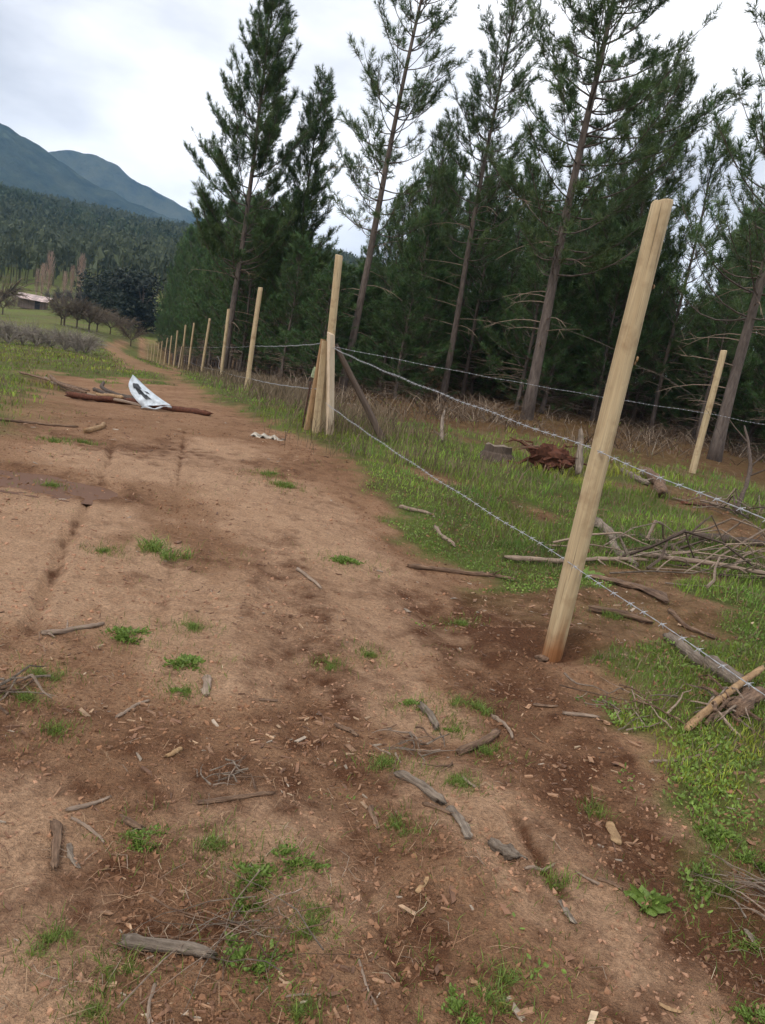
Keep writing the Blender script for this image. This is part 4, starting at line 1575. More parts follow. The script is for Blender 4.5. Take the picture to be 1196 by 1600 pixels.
col = col * (1 + np.array([[.5, .12, 0]]) * sstep(-.08, .22, big)[:, None]) * (1 - np.array([[.35, .2, .1]]) * sstep(.0, .2, fbm(x * 1.7, y * 1.7, 3, 58))[:, None])
dead = g.random(len(x)) < np.where(onbank, .2, .3) + .3 * sstep(14, 20, y) * onbank
blades(gb, x[~dead], y[~dead], z[~dead], h[~dead], w[~dead], g, col[~dead], .8)
blades(dg, x[dead], y[dead], z[dead], h[dead] * 1.4, w[dead] * .8, g, np.ones((dead.sum(), 3)) * g.uniform(.6, 1.3, (dead.sum(), 1)), .9)
# brown tall stalks along the receding row and behind the corner
n = 9000
t = g.random(n)
yy = np.exp(g.uniform(math.log(9.5), math.log(48), n))
xx = np.interp(yy, fence_pl[:, 1], fence_pl[:, 0]) + np.abs(g.normal(.3, 1.3, n)) * np.where(g.random(n) < .08, -.3, 1)
kp = fbm(xx * .8, yy * .8, 3, 45) > -.06
xx, yy = xx[kp], yy[kp]
blades(dg, xx, yy, ground_z(xx, yy), g.uniform(.15, .45, len(xx)), np.maximum(.003, yy * .0004), g, np.ones((len(xx), 3)) * g.uniform(.45, 1.1, (len(xx), 1)), .7)
o = gb.build('grass', M_grass)
tag(o, 'bright green grass on the bank and meadow', 'grass', kind='stuff')
o = dg.build('dry_grass', M_dry)
tag(o, 'dry brown stalks among the grass by the fence', 'dry grass', kind='stuff')

# low leafy weeds on the near bank and sprinkled at its edge
def leaf_proto(kind):
    # one folded oval leaf, base at origin, pointing +z then bent outward later
    if kind == 0:
        pts = [(0, 0, 0), (-.28, .04, .4), (.28, .04, .4), (-.2, .05, .8), (.2, .05, .8), (0, .02, 1.05), (0, -.05, .5)]
        T = [(0, 6, 1), (0, 2, 6), (1, 6, 3), (6, 2, 4), (3, 6, 5), (6, 4, 5)]
    else:
        pts = [(0, 0, 0), (-.09, .02, .4), (.09, .02, .4), (0, -.03, 1.0)]
        T = [(0, 2, 1), (1, 2, 3)]
    return np.array(pts, float), np.array(T)


LEAF0, LEAF1 = leaf_proto(0), leaf_proto(1)
g = np.random.default_rng(63)
lw = MB()
n = 80000
r = np.exp(g.uniform(math.log(1.6), math.log(9), n))
az = np.radians(g.uniform(-5, 36, n))
x, y = r * np.sin(az), r * np.cos(az)
gm, dk, sa = masks(x, y)
cl = fbm(x * 3.0, y * 3.0, 3, 16)
keep = g.random(n) < sstep(.55, 1.0, gm + cl * 2.2) * .75
x, y, r = x[keep], y[keep], r[keep]
n = len(x)
D = np.stack([g.normal(0, 1, n), g.normal(0, 1, n), g.uniform(.3, 1.3, n)], 1)
hue = fbm(x * 1.5, y * 1.5, 3, 37)[:, None]
C = np.ones((n, 3)) * (1 + hue) * g.uniform(.7, 1.35, (n, 1))
scatter(lw, *LEAF0, frame_from(D, g), np.stack([x, y, ground_z(x, y) + .004 + .02 * g.random(n)], 1), g.uniform(.007, .018, n) * (1 + .07 * r), C)
o = lw.build('ground_cover', M_weed)
tag(o, 'low leafy green ground cover on the right bank', 'ground cover', kind='stuff')

# ------------------------------------------------------------------ loose litter on the track
g = np.random.default_rng(65)
ch, cd, sw = MB(), MB(), MB()
bxv = np.array([[sx, sy, sz] for sx in (-.5, .5) for sy in (-.5, .5) for sz in (-.5, .5)])
bxt = np.array([[0, 1, 3], [0, 3, 2], [4, 6, 7], [4, 7, 5], [0, 4, 5], [0, 5, 1], [2, 3, 7], [2, 7, 6], [0, 2, 6], [0, 6, 4], [1, 5, 7], [1, 7, 3]])


def lit(n, r0, r1, pw=None):
    r = np.exp(g.uniform(math.log(r0), math.log(r1), n))
    az = np.radians(g.uniform(-35, 35, n))
    return r * np.sin(az), r * np.cos(az), r


n = 24000
x, y, r = lit(n, 1.25, 13)
dnn = fbm(x * 1.6, y * 1.6, 4, 101) + .6 * fbm(x * 6, y * 6, 2, 104)
gm, dk, sa = masks(x, y)
keep = g.random(n) < np.clip(.36 + dnn * 2.2 - .5 * sa + .25 * dk, .03, 1)
x, y, r = x[keep], y[keep], r[keep]
n = len(x)
L = np.clip(g.lognormal(math.log(.0115), .55, n), .004, .042) * (1 + .09 * r)
dims = np.stack([L, L * g.uniform(.12, .38, n), L * g.uniform(.06, .16, n) + .001], 1)
yaw = g.random(n) * 6.28
tilt = g.normal(0, .16, n)
cy, sy_, ct, st_ = np.cos(yaw), np.sin(yaw), np.cos(tilt), np.sin(tilt)
M = np.stack([np.stack([cy * ct, -sy_, cy * st_], -1), np.stack([sy_ * ct, cy, sy_ * st_], -1), np.stack([-st_, np.zeros(n), ct], -1)], 1)
W = bxv[None] * dims[:, None] * (1 + g.normal(0, .22, (n, 8, 3)))
W = np.einsum('nij,nkj->nki', M, W) + np.stack([x, y, ground_z(x, y) + dims[:, 2] * .45], 1)[:, None]
pal = np.array([(.28, .155, .085), (.38, .245, .145), (.15, .076, .042), (.32, .25, .185), (.46, .34, .22), (.21, .105, .057)])
C = pal[g.choice(6, n, p=[.32, .07, .30, .05, .01, .25])] * g.uniform(.75, 1.25, (n, 1))
ch.add(W.reshape(-1, 3), (bxt[None] + (np.arange(n) * 8)[:, None, None]).reshape(-1, 3), None, np.repeat(C / .62, 8, 0))
o = ch.build('wood_chips', M_chip)
tag(o, 'scattered small wood chips and bark on the dirt track', 'wood chips', kind='stuff')

n = 42000
x, y, r = lit(n, 1.2, 12)
dnn = fbm(x * 2.1, y * 2.1, 4, 111)
gm, dk, sa = masks(x, y)
keep = g.random(n) < np.clip(.45 + dnn * 2 + .5 * dk - .45 * sa, .05, 1)
x, y, r, dk, sa = x[keep], y[keep], r[keep], dk[keep], sa[keep]
n = len(x)
oc = np.array([[1, 0, 0], [-1, 0, 0], [0, 1, 0], [0, -1, 0], [0, 0, 1], [0, 0, -1.0]])
ot = np.array([[0, 2, 4], [2, 1, 4], [1, 3, 4], [3, 0, 4], [2, 0, 5], [1, 2, 5], [3, 1, 5], [0, 3, 5]])
S = np.clip(g.lognormal(math.log(.0034), .5, n), .0015, .009) * (1 + .10 * r)
W = oc[None] * S[:, None, None] * (1 + g.normal(0, .3, (n, 6, 3))) * [1.2, 1, .75]
W = np.einsum('nij,nkj->nki', rand_rot(n, g), W) + np.stack([x, y, ground_z(x, y) + S * .15], 1)[:, None]
C = (np.array([[.25, .122, .06]]) * (1 - dk[:, None] * .35) + np.array([[.16, .10, .07]]) * sa[:, None]) * g.uniform(.7, 1.35, (n, 1)) / .9
cd.add(W.reshape(-1, 3), (ot[None] + (np.arange(n) * 6)[:, None, None]).reshape(-1, 3), None, np.repeat(C, 6, 0))
o = cd.build('soil_clods', M_clod)
tag(o, 'crumbs and clods of reddish soil on the track', 'soil clods', kind='stuff')

n = 13000
x, y, r = lit(n, 1.25, 16)
dnn = fbm(x * 1.2, y * 1.2, 4, 121)
keep = g.random(n) < np.clip(.4 + dnn * 2.4, .04, 1)
x, y, r = x[keep], y[keep], r[keep]
n = len(x)
L = g.uniform(.02, .085, n) * (1 + .06 * r)
yaw = g.random(n) * 6.28
cv = g.normal(0, .25, n)
zz = ground_z(x, y) + .003
dx, dy = np.cos(yaw) * L / 2, np.sin(yaw) * L / 2
w = np.maximum(.0007, r * .00022)
P0 = np.stack([x - dx, y - dy, ground_z(x - dx, y - dy) + .003], 1)
P1 = np.stack([x - np.sin(yaw) * cv * L, y + np.cos(yaw) * cv * L, zz + .006 + g.random(n) * .008], 1)
P2 = np.stack([x + dx, y + dy, ground_z(x + dx, y + dy) + .003], 1)
s = np.stack([-np.sin(yaw) * w, np.cos(yaw) * w, np.zeros(n)], 1)
V = np.stack([P0 - s, P0 + s, P1 - s, P1 + s, P2 - s * .5, P2 + s * .5], 1).reshape(-1, 3)
T = (np.array([[0, 1, 3], [0, 3, 2], [2, 3, 5], [2, 5, 4]])[None] + (np.arange(n) * 6)[:, None, None]).reshape(-1, 3)
C = pal[g.choice(6, n, p=[.34, .16, .26, .08, .02, .14])] * g.uniform(.7, 1.15, (n, 1)) / .2
sw.add(V, T, None, np.repeat(np.clip(C, 0, 2.2), 6, 0))
o = sw.build('pine_straw', leaf_mat('pine_straw', (.2, .2, .2), .15, .85, 0, 5))
tag(o, 'fallen pine straw and thin stalks strewn over the track', 'pine straw', kind='stuff')


# ------------------------------------------------------------------ shallow puddle in the hollow
ws = MB()
k = 48
an = np.arange(k) * 2 * math.pi / k
ring = np.stack([PUDDLE[0] + 1.3 * np.cos(an), PUDDLE[1] + .55 * np.sin(an), np.full(k, PUD_Z - .017)], 1)
ws.add(np.concatenate([ring, [[*PUDDLE, PUD_Z - .017]]]), np.stack([np.arange(k), (np.arange(k) + 1) % k, np.full(k, k)], 1))
mw, nt, b, out = new_mat('muddy_water')
tc = N(nt, 'ShaderNodeTexCoord')
c = mixc(nt, (.115, .056, .031), (.15, .078, .046), noise(nt, tc.outputs['Object'], 3, 4))
nt.links.new(c, b.inputs['Base Color'])
b.inputs['Roughness'].default_value = .5
b.inputs['Specular IOR Level'].default_value = .06
bumped(nt, b, noise(nt, tc.outputs['Object'], 30, 2), .05, .004)
tag(ws.build('puddle', mw), 'shallow muddy puddle on the left of the track', 'puddle', kind='structure')

# ------------------------------------------------------------------ sticks and logs lying about
def stick(ends, px_w, mat, label, cat='stick', name='stick', seed=0, flat=False, bend=.05, lift=(0, 0), taper=.7, twigs=0, group='sticks lying on the ground', rough=.14, mid=None):
    g = np.random.default_rng(seed + 1000)
    a, b_ = hitg(*ends[0]), hitg(*ends[1])
    dep = .5 * (a @ fwd + b_ @ fwd) - EYE @ fwd
    w = px_w / FPX * dep
    L = np.linalg.norm(b_ - a)
    n = max(7, min(26, int(L / (w * 1.2)) + 6))
    s = np.linspace(0, 1, n)
    P = a[None] * (1 - s)[:, None] + b_[None] * s[:, None]
    lat = nrm(np.cross(b_ - a, [0, 0, 1.0]))
    P += lat * ((bend * L * np.sin(s * math.pi) * math.copysign(1, g.normal())) + .25 * w * np.cumsum(g.normal(0, 1, n)) / math.sqrt(n))[:, None]
    gzz = ground_z(P[:, 0], P[:, 1])
    k = np.ones(5) / 5
    gs = np.convolve(np.pad(gzz, 2, 'edge'), k, 'valid')
    P[:, 2] = np.maximum(gs, gzz - .2 * w) + w * (.20 if flat else .36) + lift[0] * (1 - s) + lift[1] * s
    rad = w / 2 * (1 - (1 - taper) * s) * (1 + rough * g.normal(0, .6, n))
    rad[0] *= .75
    rad[-1] *= .6
    o0 = P.mean(0)
    ex = nrm(P[-1] - P[0])
    ey = nrm(np.cross([0, 0, 1.0], ex))
    ez = np.cross(ex, ey)
    RM = np.stack([ex, ey, ez], 1)
    rot = Matrix(RM.tolist()).to_euler()
    if flat:
        b = MB()
        k_ = 8
        an = np.arange(k_) * 2 * math.pi / k_
        prof = np.stack([np.cos(an), np.sin(an) * .36], 1)
        V = []
        for q in range(n):
            wob = 1 + rough * g.normal(0, .5, k_)
            V.append(P[q] + lat[None] * (prof[:, 0] * rad[q] * wob)[:, None] + np.array([0, 0, 1.0]) * (prof[:, 1] * rad[q] * wob)[:, None])
        V = np.concatenate(V)
        i = np.arange(n - 1)[:, None] * k_
        j = np.arange(k_)[None]
        Q = np.stack([i + j, i + (j + 1) % k_, i + k_ + (j + 1) % k_, i + k_ + j], -1).reshape(-1, 4)
        a0 = np.arange(1, k_ - 1)
        tri = np.concatenate([np.stack([np.zeros(k_ - 2, int), a0 + 1, a0], 1), (n - 1) * k_ + np.stack([np.zeros(k_ - 2, int), a0, a0 + 1], 1)])
        b.add(V, tri, Q, np.repeat(g.uniform(.75, 1.25, (n, 1)), k_, 0) * np.ones(3))
        if (np.cross(P[-1] - P[0], lat)[2]) > 0:
            pass
    else:
        b = MB()
        b.tube(P, rad, 10, None, True, rough, seed)
        v0 = b.v[0]
        T0 = nrm(P[1] - P[0])
        v0[:10] += T0 * g.normal(0, .28 * w, (10, 1))
        v0[(n - 1) * 10:n * 10] += nrm(P[-1] - P[-2]) * g.normal(0, .35 * w, (10, 1))
        b.c = [c * g.uniform(.8, 1.2, (len(c), 1)) for c in b.c]
    if not twigs:
        b.v = [(v - o0) @ RM for v in b.v]
        o = b.build(name, mat, smooth=not flat)
        o.location = tuple(o0)
        o.rotation_euler = rot
    else:
        o = empty(name, o0)
        o.rotation_euler = rot
        b.v = [(v - o0) @ RM for v in b.v]
        b.build('stem', mat, o, smooth=True)
        for _ in range(twigs):
            q = g.integers(1, n - 1)
            d = nrm((P[min(q + 1, n - 1)] - P[q - 1]) * .8 / max(L / n, 1e-3) * .2 + lat * g.choice([-1, 1]) * .6 + np.array([0, 0, g.uniform(.05, .5)]) + g.normal(0, .2, 3))
            l = L * g.uniform(.12, .3)
            t = MB()
            p0 = P[q] - o0
            t.tube([p0, p0 + d * l * .5 + g.normal(0, .02 * l, 3), p0 + d * l], [rad[q] * .55, rad[q] * .4, rad[q] * .15], 5, None, False)
            t.v = [v @ RM for v in t.v]
            t.build('side_twig', mat, o)
    tag(o, label, cat, group)
    return o


ST = [
    (((190, 1478), (332, 1492)), 24, M_grey, 'thick mossy stick lying in the twig tangle at lower left', dict(taper=.75, bend=.03)),
    (((310, 1257), (428, 1241)), 9, M_brown, 'long thin brown stick right of the lower left chips', dict(bend=.03)),
    (((105, 1268), (174, 1247)), 8, M_twig, 'straight tan stick above the short splintered log', dict(bend=.02)),
    (((84, 1288), (89, 1362)), 17, M_brown, 'short splintered brown log pointing at the camera at lower left', dict(bend=.02)),
    (((108, 1320), (126, 1358)), 10, M_grey, 'small grey splinter beside the short splintered log', dict(flat=True)),
    (((112, 1280), (162, 1318)), 6, M_twig, 'thin twig crossing beneath the straight tan stick', {}),
    (((66, 992), (162, 976)), 9, M_twig, 'bent tan stick left of the small leafy weed at the left', dict(twigs=2)),
    (((183, 1122), (232, 1096)), 6, M_twig, 'thin slanted twig in the bare middle left of the track', dict(bend=.01)),
    (((262, 1184), (284, 1171)), 8, M_slab2, 'short pale peg of wood on the bare left track', dict(bend=.0, taper=.95)),
    (((325, 1058), (331, 1088)), 15, M_twig, 'pale weathered board scrap beside the leafy weed', dict(flat=True, taper=.9, bend=0)),
    (((465, 890), (502, 921)), 6, M_twig, 'thin twig lying on the sandy centre of the track', dict(bend=.01)),
    (((618, 1213), (696, 1258)), 15, M_grey, 'long grey stick with a hooked end in the centre right', dict(taper=.9, bend=.04)),
    (((704, 1263), (729, 1312)), 19, M_grey, 'flat grey bark piece below the long grey stick', dict(flat=True, taper=.8, bend=.02)),
    (((716, 1180), (777, 1146)), 15, M_brown, 'brown stick with a cut end among the centre weeds', dict(taper=.8, bend=.01)),
    (((656, 1106), (682, 1142)), 12, M_grey, 'grey rotten stick end above the centre weeds', dict(taper=.9)),
    (((764, 1320), (806, 1346)), 19, M_grey, 'knotty grey lump of wood right of the flat bark', dict(taper=.9, rough=.3)),
    (((954, 1288), (971, 1322)), 16, M_slab2, 'pale flat chip on the dark soil at right', dict(flat=True, taper=.95, bend=0)),
    (((873, 1410), (898, 1446)), 13, M_grey, 'grey pointed splinter lying in the right tyre mark', dict(flat=True)),
    (((582, 1260), (593, 1297)), 11, M_brown, 'upright-lying brown splinter left of the flat bark', dict(flat=True)),
    (((662, 1258), (702, 1273)), 7, M_brown, 'small brown stick touching the top of the flat bark', {}),
    (((242, 1538), (231, 1604)), 7, M_twig, 'thin pale stick at the bottom edge on the left', {}),
    (((1070, 1146), (1192, 1072)), 12, M_slab2, 'straight pale peeled stick lying across the right edge woodpile', dict(bend=.01, lift=(.0, .08), taper=.9, rough=.05)),
    (((1040, 1000), (1096, 1047)), 19, M_grey, 'grey log end right of the nearest pole foot', dict(taper=1.1)),
    (((1110, 1042), (1152, 1082)), 27, M_grey, 'short thick dark grey log under the pale peeled stick', dict(taper=1.0, rough=.2)),
    (((1142, 1120), (1184, 1088)), 28, M_brown, 'broken brown stub at the right edge woodpile', dict(taper=.9, rough=.2)),
    (((924, 905), (1040, 946)), 26, M_brown, 'decayed flattened log just right of the nearest pole', dict(taper=.9, rough=.22, flat=True)),
    (((920, 955), (1016, 977)), 13, M_brown, 'brown branch half buried in grass below the decayed log', dict(twigs=1)),
    (((788, 875), (1010, 884)), 8, M_twig, 'long pale branch lying behind the nearest pole', dict(twigs=3, bend=.02, lift=(.02, .04))),
    (((1000, 878), (1230, 925)), 9, M_twig, 'long pale branch running into the right brush heap', dict(twigs=4, bend=.02, lift=(.05, .12))),
    (((1080, 846), (1215, 858)), 16, M_oldpole, 'dark log with pale cut end in the right brush heap', dict(bend=.01, lift=(.03, .05))),
    (((638, 886), (805, 908)), 8, M_brown, 'long brown stick at the edge of the grass before the nearest pole', dict(twigs=2)),
    (((1003, 832), (1092, 884)), 12, M_oldpole, 'dark crooked branch left of the right brush heap', dict(twigs=2, bend=.05)),
    (((833, 1102), (872, 1104)), 9, M_brown, 'small brown chip left below the nearest pole', dict(flat=True)),
    (((880, 1117), (936, 1123)), 7, M_twig, 'thin tan twig below the nearest pole foot', {}),
    (((768, 1120), (802, 1156)), 7, M_twig, 'curved twig above the cut brown stick', dict(bend=.12)),
    (((624, 793), (672, 804)), 7, M_twig, 'thin stick on the grass edge right of the corner post', {}),
    (((998, 742), (1040, 780)), 20, M_brown, 'pale broken log end in the grass right of the nearest pole', dict(taper=.8, rough=.08)),
    (((970, 737), (1012, 756)), 11, M_grey, 'grey root piece left of the pale broken log', dict(rough=.12, twigs=3)),
    (((1068, 786), (1112, 794)), 14, M_red, 'reddish chunk of wood below the lone right pole', dict(flat=True, rough=.25)),
    (((928, 818), (952, 852)), 18, M_grey, 'grey gnarled knot of wood right of the nearest pole', dict(rough=.16, twigs=2)),
    (((958, 852), (990, 888)), 16, M_grey, 'dark gnarled root beside the grey knot of wood', dict(rough=.15, twigs=2)),
    (((680, 824), (712, 855)), 8, M_twig, 'short twig in grey grass at the bank edge', {}),
    (((134, 678), (162, 664)), 9, M_slab2, 'pale stick near the wet patch below the plastic sack', {}),
    (((-10, 655), (122, 668)), 5, M_brown, 'thin brown stick above the wet patch at left', dict(bend=.02)),
    (((1015, 1192), (1135, 1150)), 5, M_twig, 'thin curved twig on the low weeds at right', dict(bend=.1)),
    (((935, 1375), (972, 1392)), 6, M_brown, 'small dark stick near the dandelion rosette', {}),
    (((940, 1385), (900, 1362)), 5, M_twig, 'thin twig left of the dandelion rosette', {}),
    (((1165, 1455), (1185, 1480)), 10, M_grey, 'grey splinter by the lower right weeds', dict(flat=True)),
    (((1030, 1570), (1065, 1580)), 10, M_slab2, 'pale flat chip at the bottom right', dict(flat=True)),
    (((190, 1283), (222, 1298)), 13, M_brown, 'short brown stick right of the splintered log', {}),
    (((820, 1360), (868, 1350)), 6, M_twig, 'straight thin stick crossing the right tyre mark', {}),
    (((525, 1135), (560, 1152)), 8, M_brown, 'forked brown twig in the bare centre', dict(twigs=2)),
    (((405, 1094), (435, 1097)), 8, M_brown, 'short dark chip right of the pale board scrap', dict(flat=True)),
    (((840, 1028), (868, 1020)), 20, M_brown, 'rough bark chunk at the foot of the nearest pole', dict(flat=True, rough=.3)),
    (((1045, 955), (1120, 1000)), 8, M_brown, 'brown stick in red soil right of the decayed log', {}),
    (((720, 1215), (745, 1232)), 6, M_twig, 'tiny twig under the centre grass tuft', {}),
    (((650, 1395), (672, 1372)), 9, M_slab2, 'small pale curl of bark in the lower centre', dict(flat=True)),
    (((560, 1500), (590, 1580)), 5, M_twig, 'thin straw-coloured twig at the bottom centre', {}),
    (((440, 1560), (500, 1555)), 4, M_twig, 'very thin forked twig at bottom centre left', dict(twigs=2)),
]
for k, (ends, w, mt_, lab, kw) in enumerate(ST):
    stick(ends, w, mt_, lab, seed=k, **kw)


# heaps of thin branches: every branch is a part
def heap(name, centre_px, rx, ry, n, lmin, lmax, th, mats, label, cat, seed, hmax=.25, yaw=None, spread=.6):
    g = np.random.default_rng(seed)
    c = hitg(*centre_px)
    e = empty(name, c)
    for k in range(n):
        p = c + np.array([g.normal(0, .5) * rx, g.normal(0, .5) * ry, 0])
        a = g.random() * 6.28 if yaw is None else yaw + g.normal(0, spread)
        L = g.uniform(lmin, lmax)
        s = np.linspace(-.5, .5, 7)
        cv = g.normal(0, .12)
        P = np.stack([p[0] + np.cos(a) * s * L - np.sin(a) * cv * L * s * s * 2, p[1] + np.sin(a) * s * L + np.cos(a) * cv * L * s * s * 2, s * 0], 1)
        P += g.normal(0, .012 * L, P.shape)
        lay = hmax * g.random() ** 1.5
        P[:, 2] = ground_z(P[:, 0], P[:, 1]) + .01 + lay * (1 - 2.5 * np.abs(s + g.uniform(-.3, .3))).clip(.05) + abs(g.normal(0, .01))
        r = th * g.uniform(.5, 1.3)
        b = MB()
        b.tube(P - c, r * (1 - .7 * (s + .5)), 5, np.ones(3) * g.uniform(.7, 1.25), True)
        b.build('branch', mats[k % len(mats)], e)
    tag(e, label, cat, 'heaps of cut branches')
    return e


heap('brush_heap', (1165, 890), 1.0, .7, 42, .5, 1.9, .012, [M_twig, M_grey, M_oldpole, M_twig], 'tangled heap of bare cut branches at the right edge', 'brush heap', 1, .4, 0.1, .5)
heap('brush_heap', (1150, 800), .7, .6, 18, .5, 1.4, .012, [M_grey, M_twig, M_oldpole], 'sparse dark branches behind the right edge brush heap', 'brush heap', 2, .35)
heap('brush_heap', (1170, 690), 1.2, 1.0, 26, .8, 1.9, .014, [M_grey, M_twig], 'grey slash heap at the foot of the right edge pine', 'brush heap', 3, .4)
heap('brush_heap', (975, 660), 1.9, 1.3, 46, .7, 2.0, .011, [M_grey, M_twig, M_grey, M_brown], 'grey dry slash heap left of the lone right pole', 'brush heap', 4, .75)
heap('twig_heap', (365, 1450), .16, .14, 34, .10, .42, .0019, [M_brown, M_grey, M_brown, M_twig], 'tangle of thin dry twigs at the lower left', 'twig heap', 5, .03)
heap('twig_heap', (1170, 1400), .14, .09, 26, .10, .3, .0024, [M_grey, M_twig], 'flattened grey twigs among the lower right weeds', 'twig heap', 6, .02, 2.6, .4)
heap('twig_heap', (12, 1085), .14, .14, 16, .1, .35, .006, [M_grey, M_brown, M_twig], 'small pile of broken twigs at the left edge', 'twig heap', 7, .05)
heap('twig_heap', (355, 1215), .09, .07, 16, .05, .16, .004, [M_grey, M_twig, M_brown], 'little scatter of grey bark shreds left of centre', 'twig heap', 8, .02)
heap('twig_heap', (655, 1175), .16, .12, 22, .05, .2, .004, [M_grey, M_twig, M_brown], 'scatter of bark shreds among the centre weeds', 'twig heap', 9, .02)
heap('twig_heap', (1010, 1100), .3, .25, 26, .1, .45, .005, [M_grey, M_twig, M_brown], 'dry twigs strewn on the weeds below the nearest pole', 'twig heap', 10, .03)
heap('twig_heap', (1120, 1110), .14, .12, 14, .15, .45, .008, [M_grey, M_brown, M_twig], 'broken sticks in the right edge woodpile', 'twig heap', 12, .08)

# ------------------------------------------------------------------ stumps
def stump(px, r, h, label, mat, seed, name='tree_stump'):
    g = np.random.default_rng(seed)
    c = hitg(*px)
    e = empty(name, c)
    k = 18
    an = np.arange(k) * 2 * math.pi / k
    flute = 1 + .10 * np.sin(an * 5 + seed) + .035 * g.normal(0, 1, k)
    rows = [(-.1, 1.5), (.02, 1.35), (.12, 1.12), (h * .6, 1.0), (h, .97)]
    V = np.concatenate([np.stack([np.cos(an) * r * s * (1 + (flute - 1) * (1.6 - z / h)), np.sin(an) * r * s * (1 + (flute - 1) * (1.6 - z / h)), np.full(k, z) + ((.014 * g.normal(0, 1, k)) if z == h else 0)], 1) for z, s in rows])
    i = np.arange(len(rows) - 1)[:, None] * k
    j = np.arange(k)[None]
    b = MB()
    b.add(V, None, np.stack([i + j, i + (j + 1) % k, i + k + (j + 1) % k, i + k + j], -1).reshape(-1, 4))
    b.build('bark', mat, e)
    b = MB()
    top = V[-k:] * [1, 1, 1]
    b.add(np.concatenate([top, [[0, 0, h - .02]]]), np.stack([np.arange(k), (np.arange(k) + 1) % k, np.full(k, k)], 1))
    b.build('cut_face', M_grey, e)
    tag(e, label, 'stump')
    return e


stump((775, 722), .2, .24, 'grey fluted tree stump left of the red uprooted stump', M_oldpole, 3)
stump((548, 640), .14, .16, 'low rotten stump behind the dark brace pole', M_brown, 5)


def root_ball(px, label, seed):
    g = np.random.default_rng(seed)
    c = hitg(*px)
    e = empty('uprooted_stump', c)
    # ragged core
    b = MB()
    nu, nv = 20, 10
    V = []
    for v in range(nv):
        for u in range(nu):
            th, ph = u * 2 * math.pi / nu, (v / (nv - 1)) * math.pi
            q = .22 * (1 + .35 * g.normal(0, .6))
            V.append([q * 1.5 * math.sin(ph) * math.cos(th), q * .9 * math.sin(ph) * math.sin(th), .19 + q * .75 * math.cos(ph)])
    i = np.arange(nv - 1)[:, None] * nu
    j = np.arange(nu)[None]
    b.add(V, None, np.stack([i + j, i + nu + j, i + nu + (j + 1) % nu, i + (j + 1) % nu], -1).reshape(-1, 4))
    b.build('soil_core', M_red, e)
    for k in range(30):
        a = g.random() * 6.28
        L = g.uniform(.3, .8)
        d = np.array([math.cos(a), math.sin(a) * .6, g.uniform(-.15, .75)])
        s = np.linspace(0, 1, 6)[:, None]
        P = np.array([0, 0, .2]) + d * L * s + np.array([0, 0, -.28 * L]) * s ** 2 + g.normal(0, .03, (6, 3))
        P[:, 2] = np.maximum(P[:, 2], .0)
        b = MB()
        b.tube(P, 0.030 * g.uniform(.4, 1.4) * (1 - .8 * s[:, 0]), 6, None, True, .2, k)
        b.build('root', M_red if k % 4 else M_brown, e)
    tag(e, label, 'stump')


root_ball((855, 735), 'reddish uprooted stump with tangled roots left of the nearest pole', 8)
stick(((905, 742), (897, 735)), 13, M_grey, 'pale dead stick rising beside the red uprooted stump', seed=301, lift=(0, .62), taper=.6)
stick(((690, 688), (685, 683)), 7, M_grey, 'pale forked dead stick standing in the brush left of the stumps', seed=302, lift=(0, .45), taper=.5, twigs=2)
stick(((1150, 800), (1140, 770)), 7, M_oldpole, 'thin dark sapling stick standing before the right edge pine', seed=303, lift=(0, 1.1), taper=.5, twigs=3)

# ------------------------------------------------------------------ log pile with sack on the track
gl = 'poles dumped with the sack'
stick(((150, 628), (328, 651)), 9, M_red, 'dark reddish log lying across the track under the sack', 'log', 'log', 401, bend=.01, taper=1.0, group=gl)
stick(((104, 622), (215, 634)), 10, M_red, 'short dark log at the left end of the dumped poles', 'log', 'log', 402, bend=.02, taper=.8, group=gl, lift=(.03, .03))
stick(((70, 594), (222, 640)), 5, M_twig, 'pale thin pole at the front of the dumped poles', 'pole', 'thin_pole', 403, bend=.03, taper=.8, group=gl, lift=(.04, .05))
stick(((78, 597), (132, 624)), 6, M_brown, 'dark thin pole sticking out left of the dumped poles', 'pole', 'thin_pole', 404, bend=.03, taper=.8, group=gl, lift=(.12, .10))
stick(((30, 585), (140, 622)), 4, M_brown, 'long thin pole reaching furthest left of the dumped poles', 'pole', 'thin_pole', 405, bend=.03, taper=.8, group=gl, lift=(.04, .12))
stick(((160, 612), (228, 634)), 6, M_oldpole, 'curved dark stick arching up to the sack, upper one', 'pole', 'thin_pole', 406, bend=.08, taper=1.0, group=gl, lift=(.18, .06))
stick(((145, 619), (226, 636)), 6, M_oldpole, 'curved dark stick arching up to the sack, lower one', 'pole', 'thin_pole', 407, bend=.05, taper=1.0, group=gl, lift=(.12, .06))
stick(((150, 627), (190, 632)), 6, M_slab2, 'pale split pole on the short dark log', 'pole', 'thin_pole', 408, bend=.0, taper=1.0, group=gl, lift=(.10, .10))

sb = hitg(228, 640)
YS = sb[1]
cor = [at_y(223, 636, YS - .05), at_y(268, 634, YS - .02), at_y(207, 585, YS + .22), at_y(212, 589, YS + .24)]  # bottom left, bottom right, apex pair


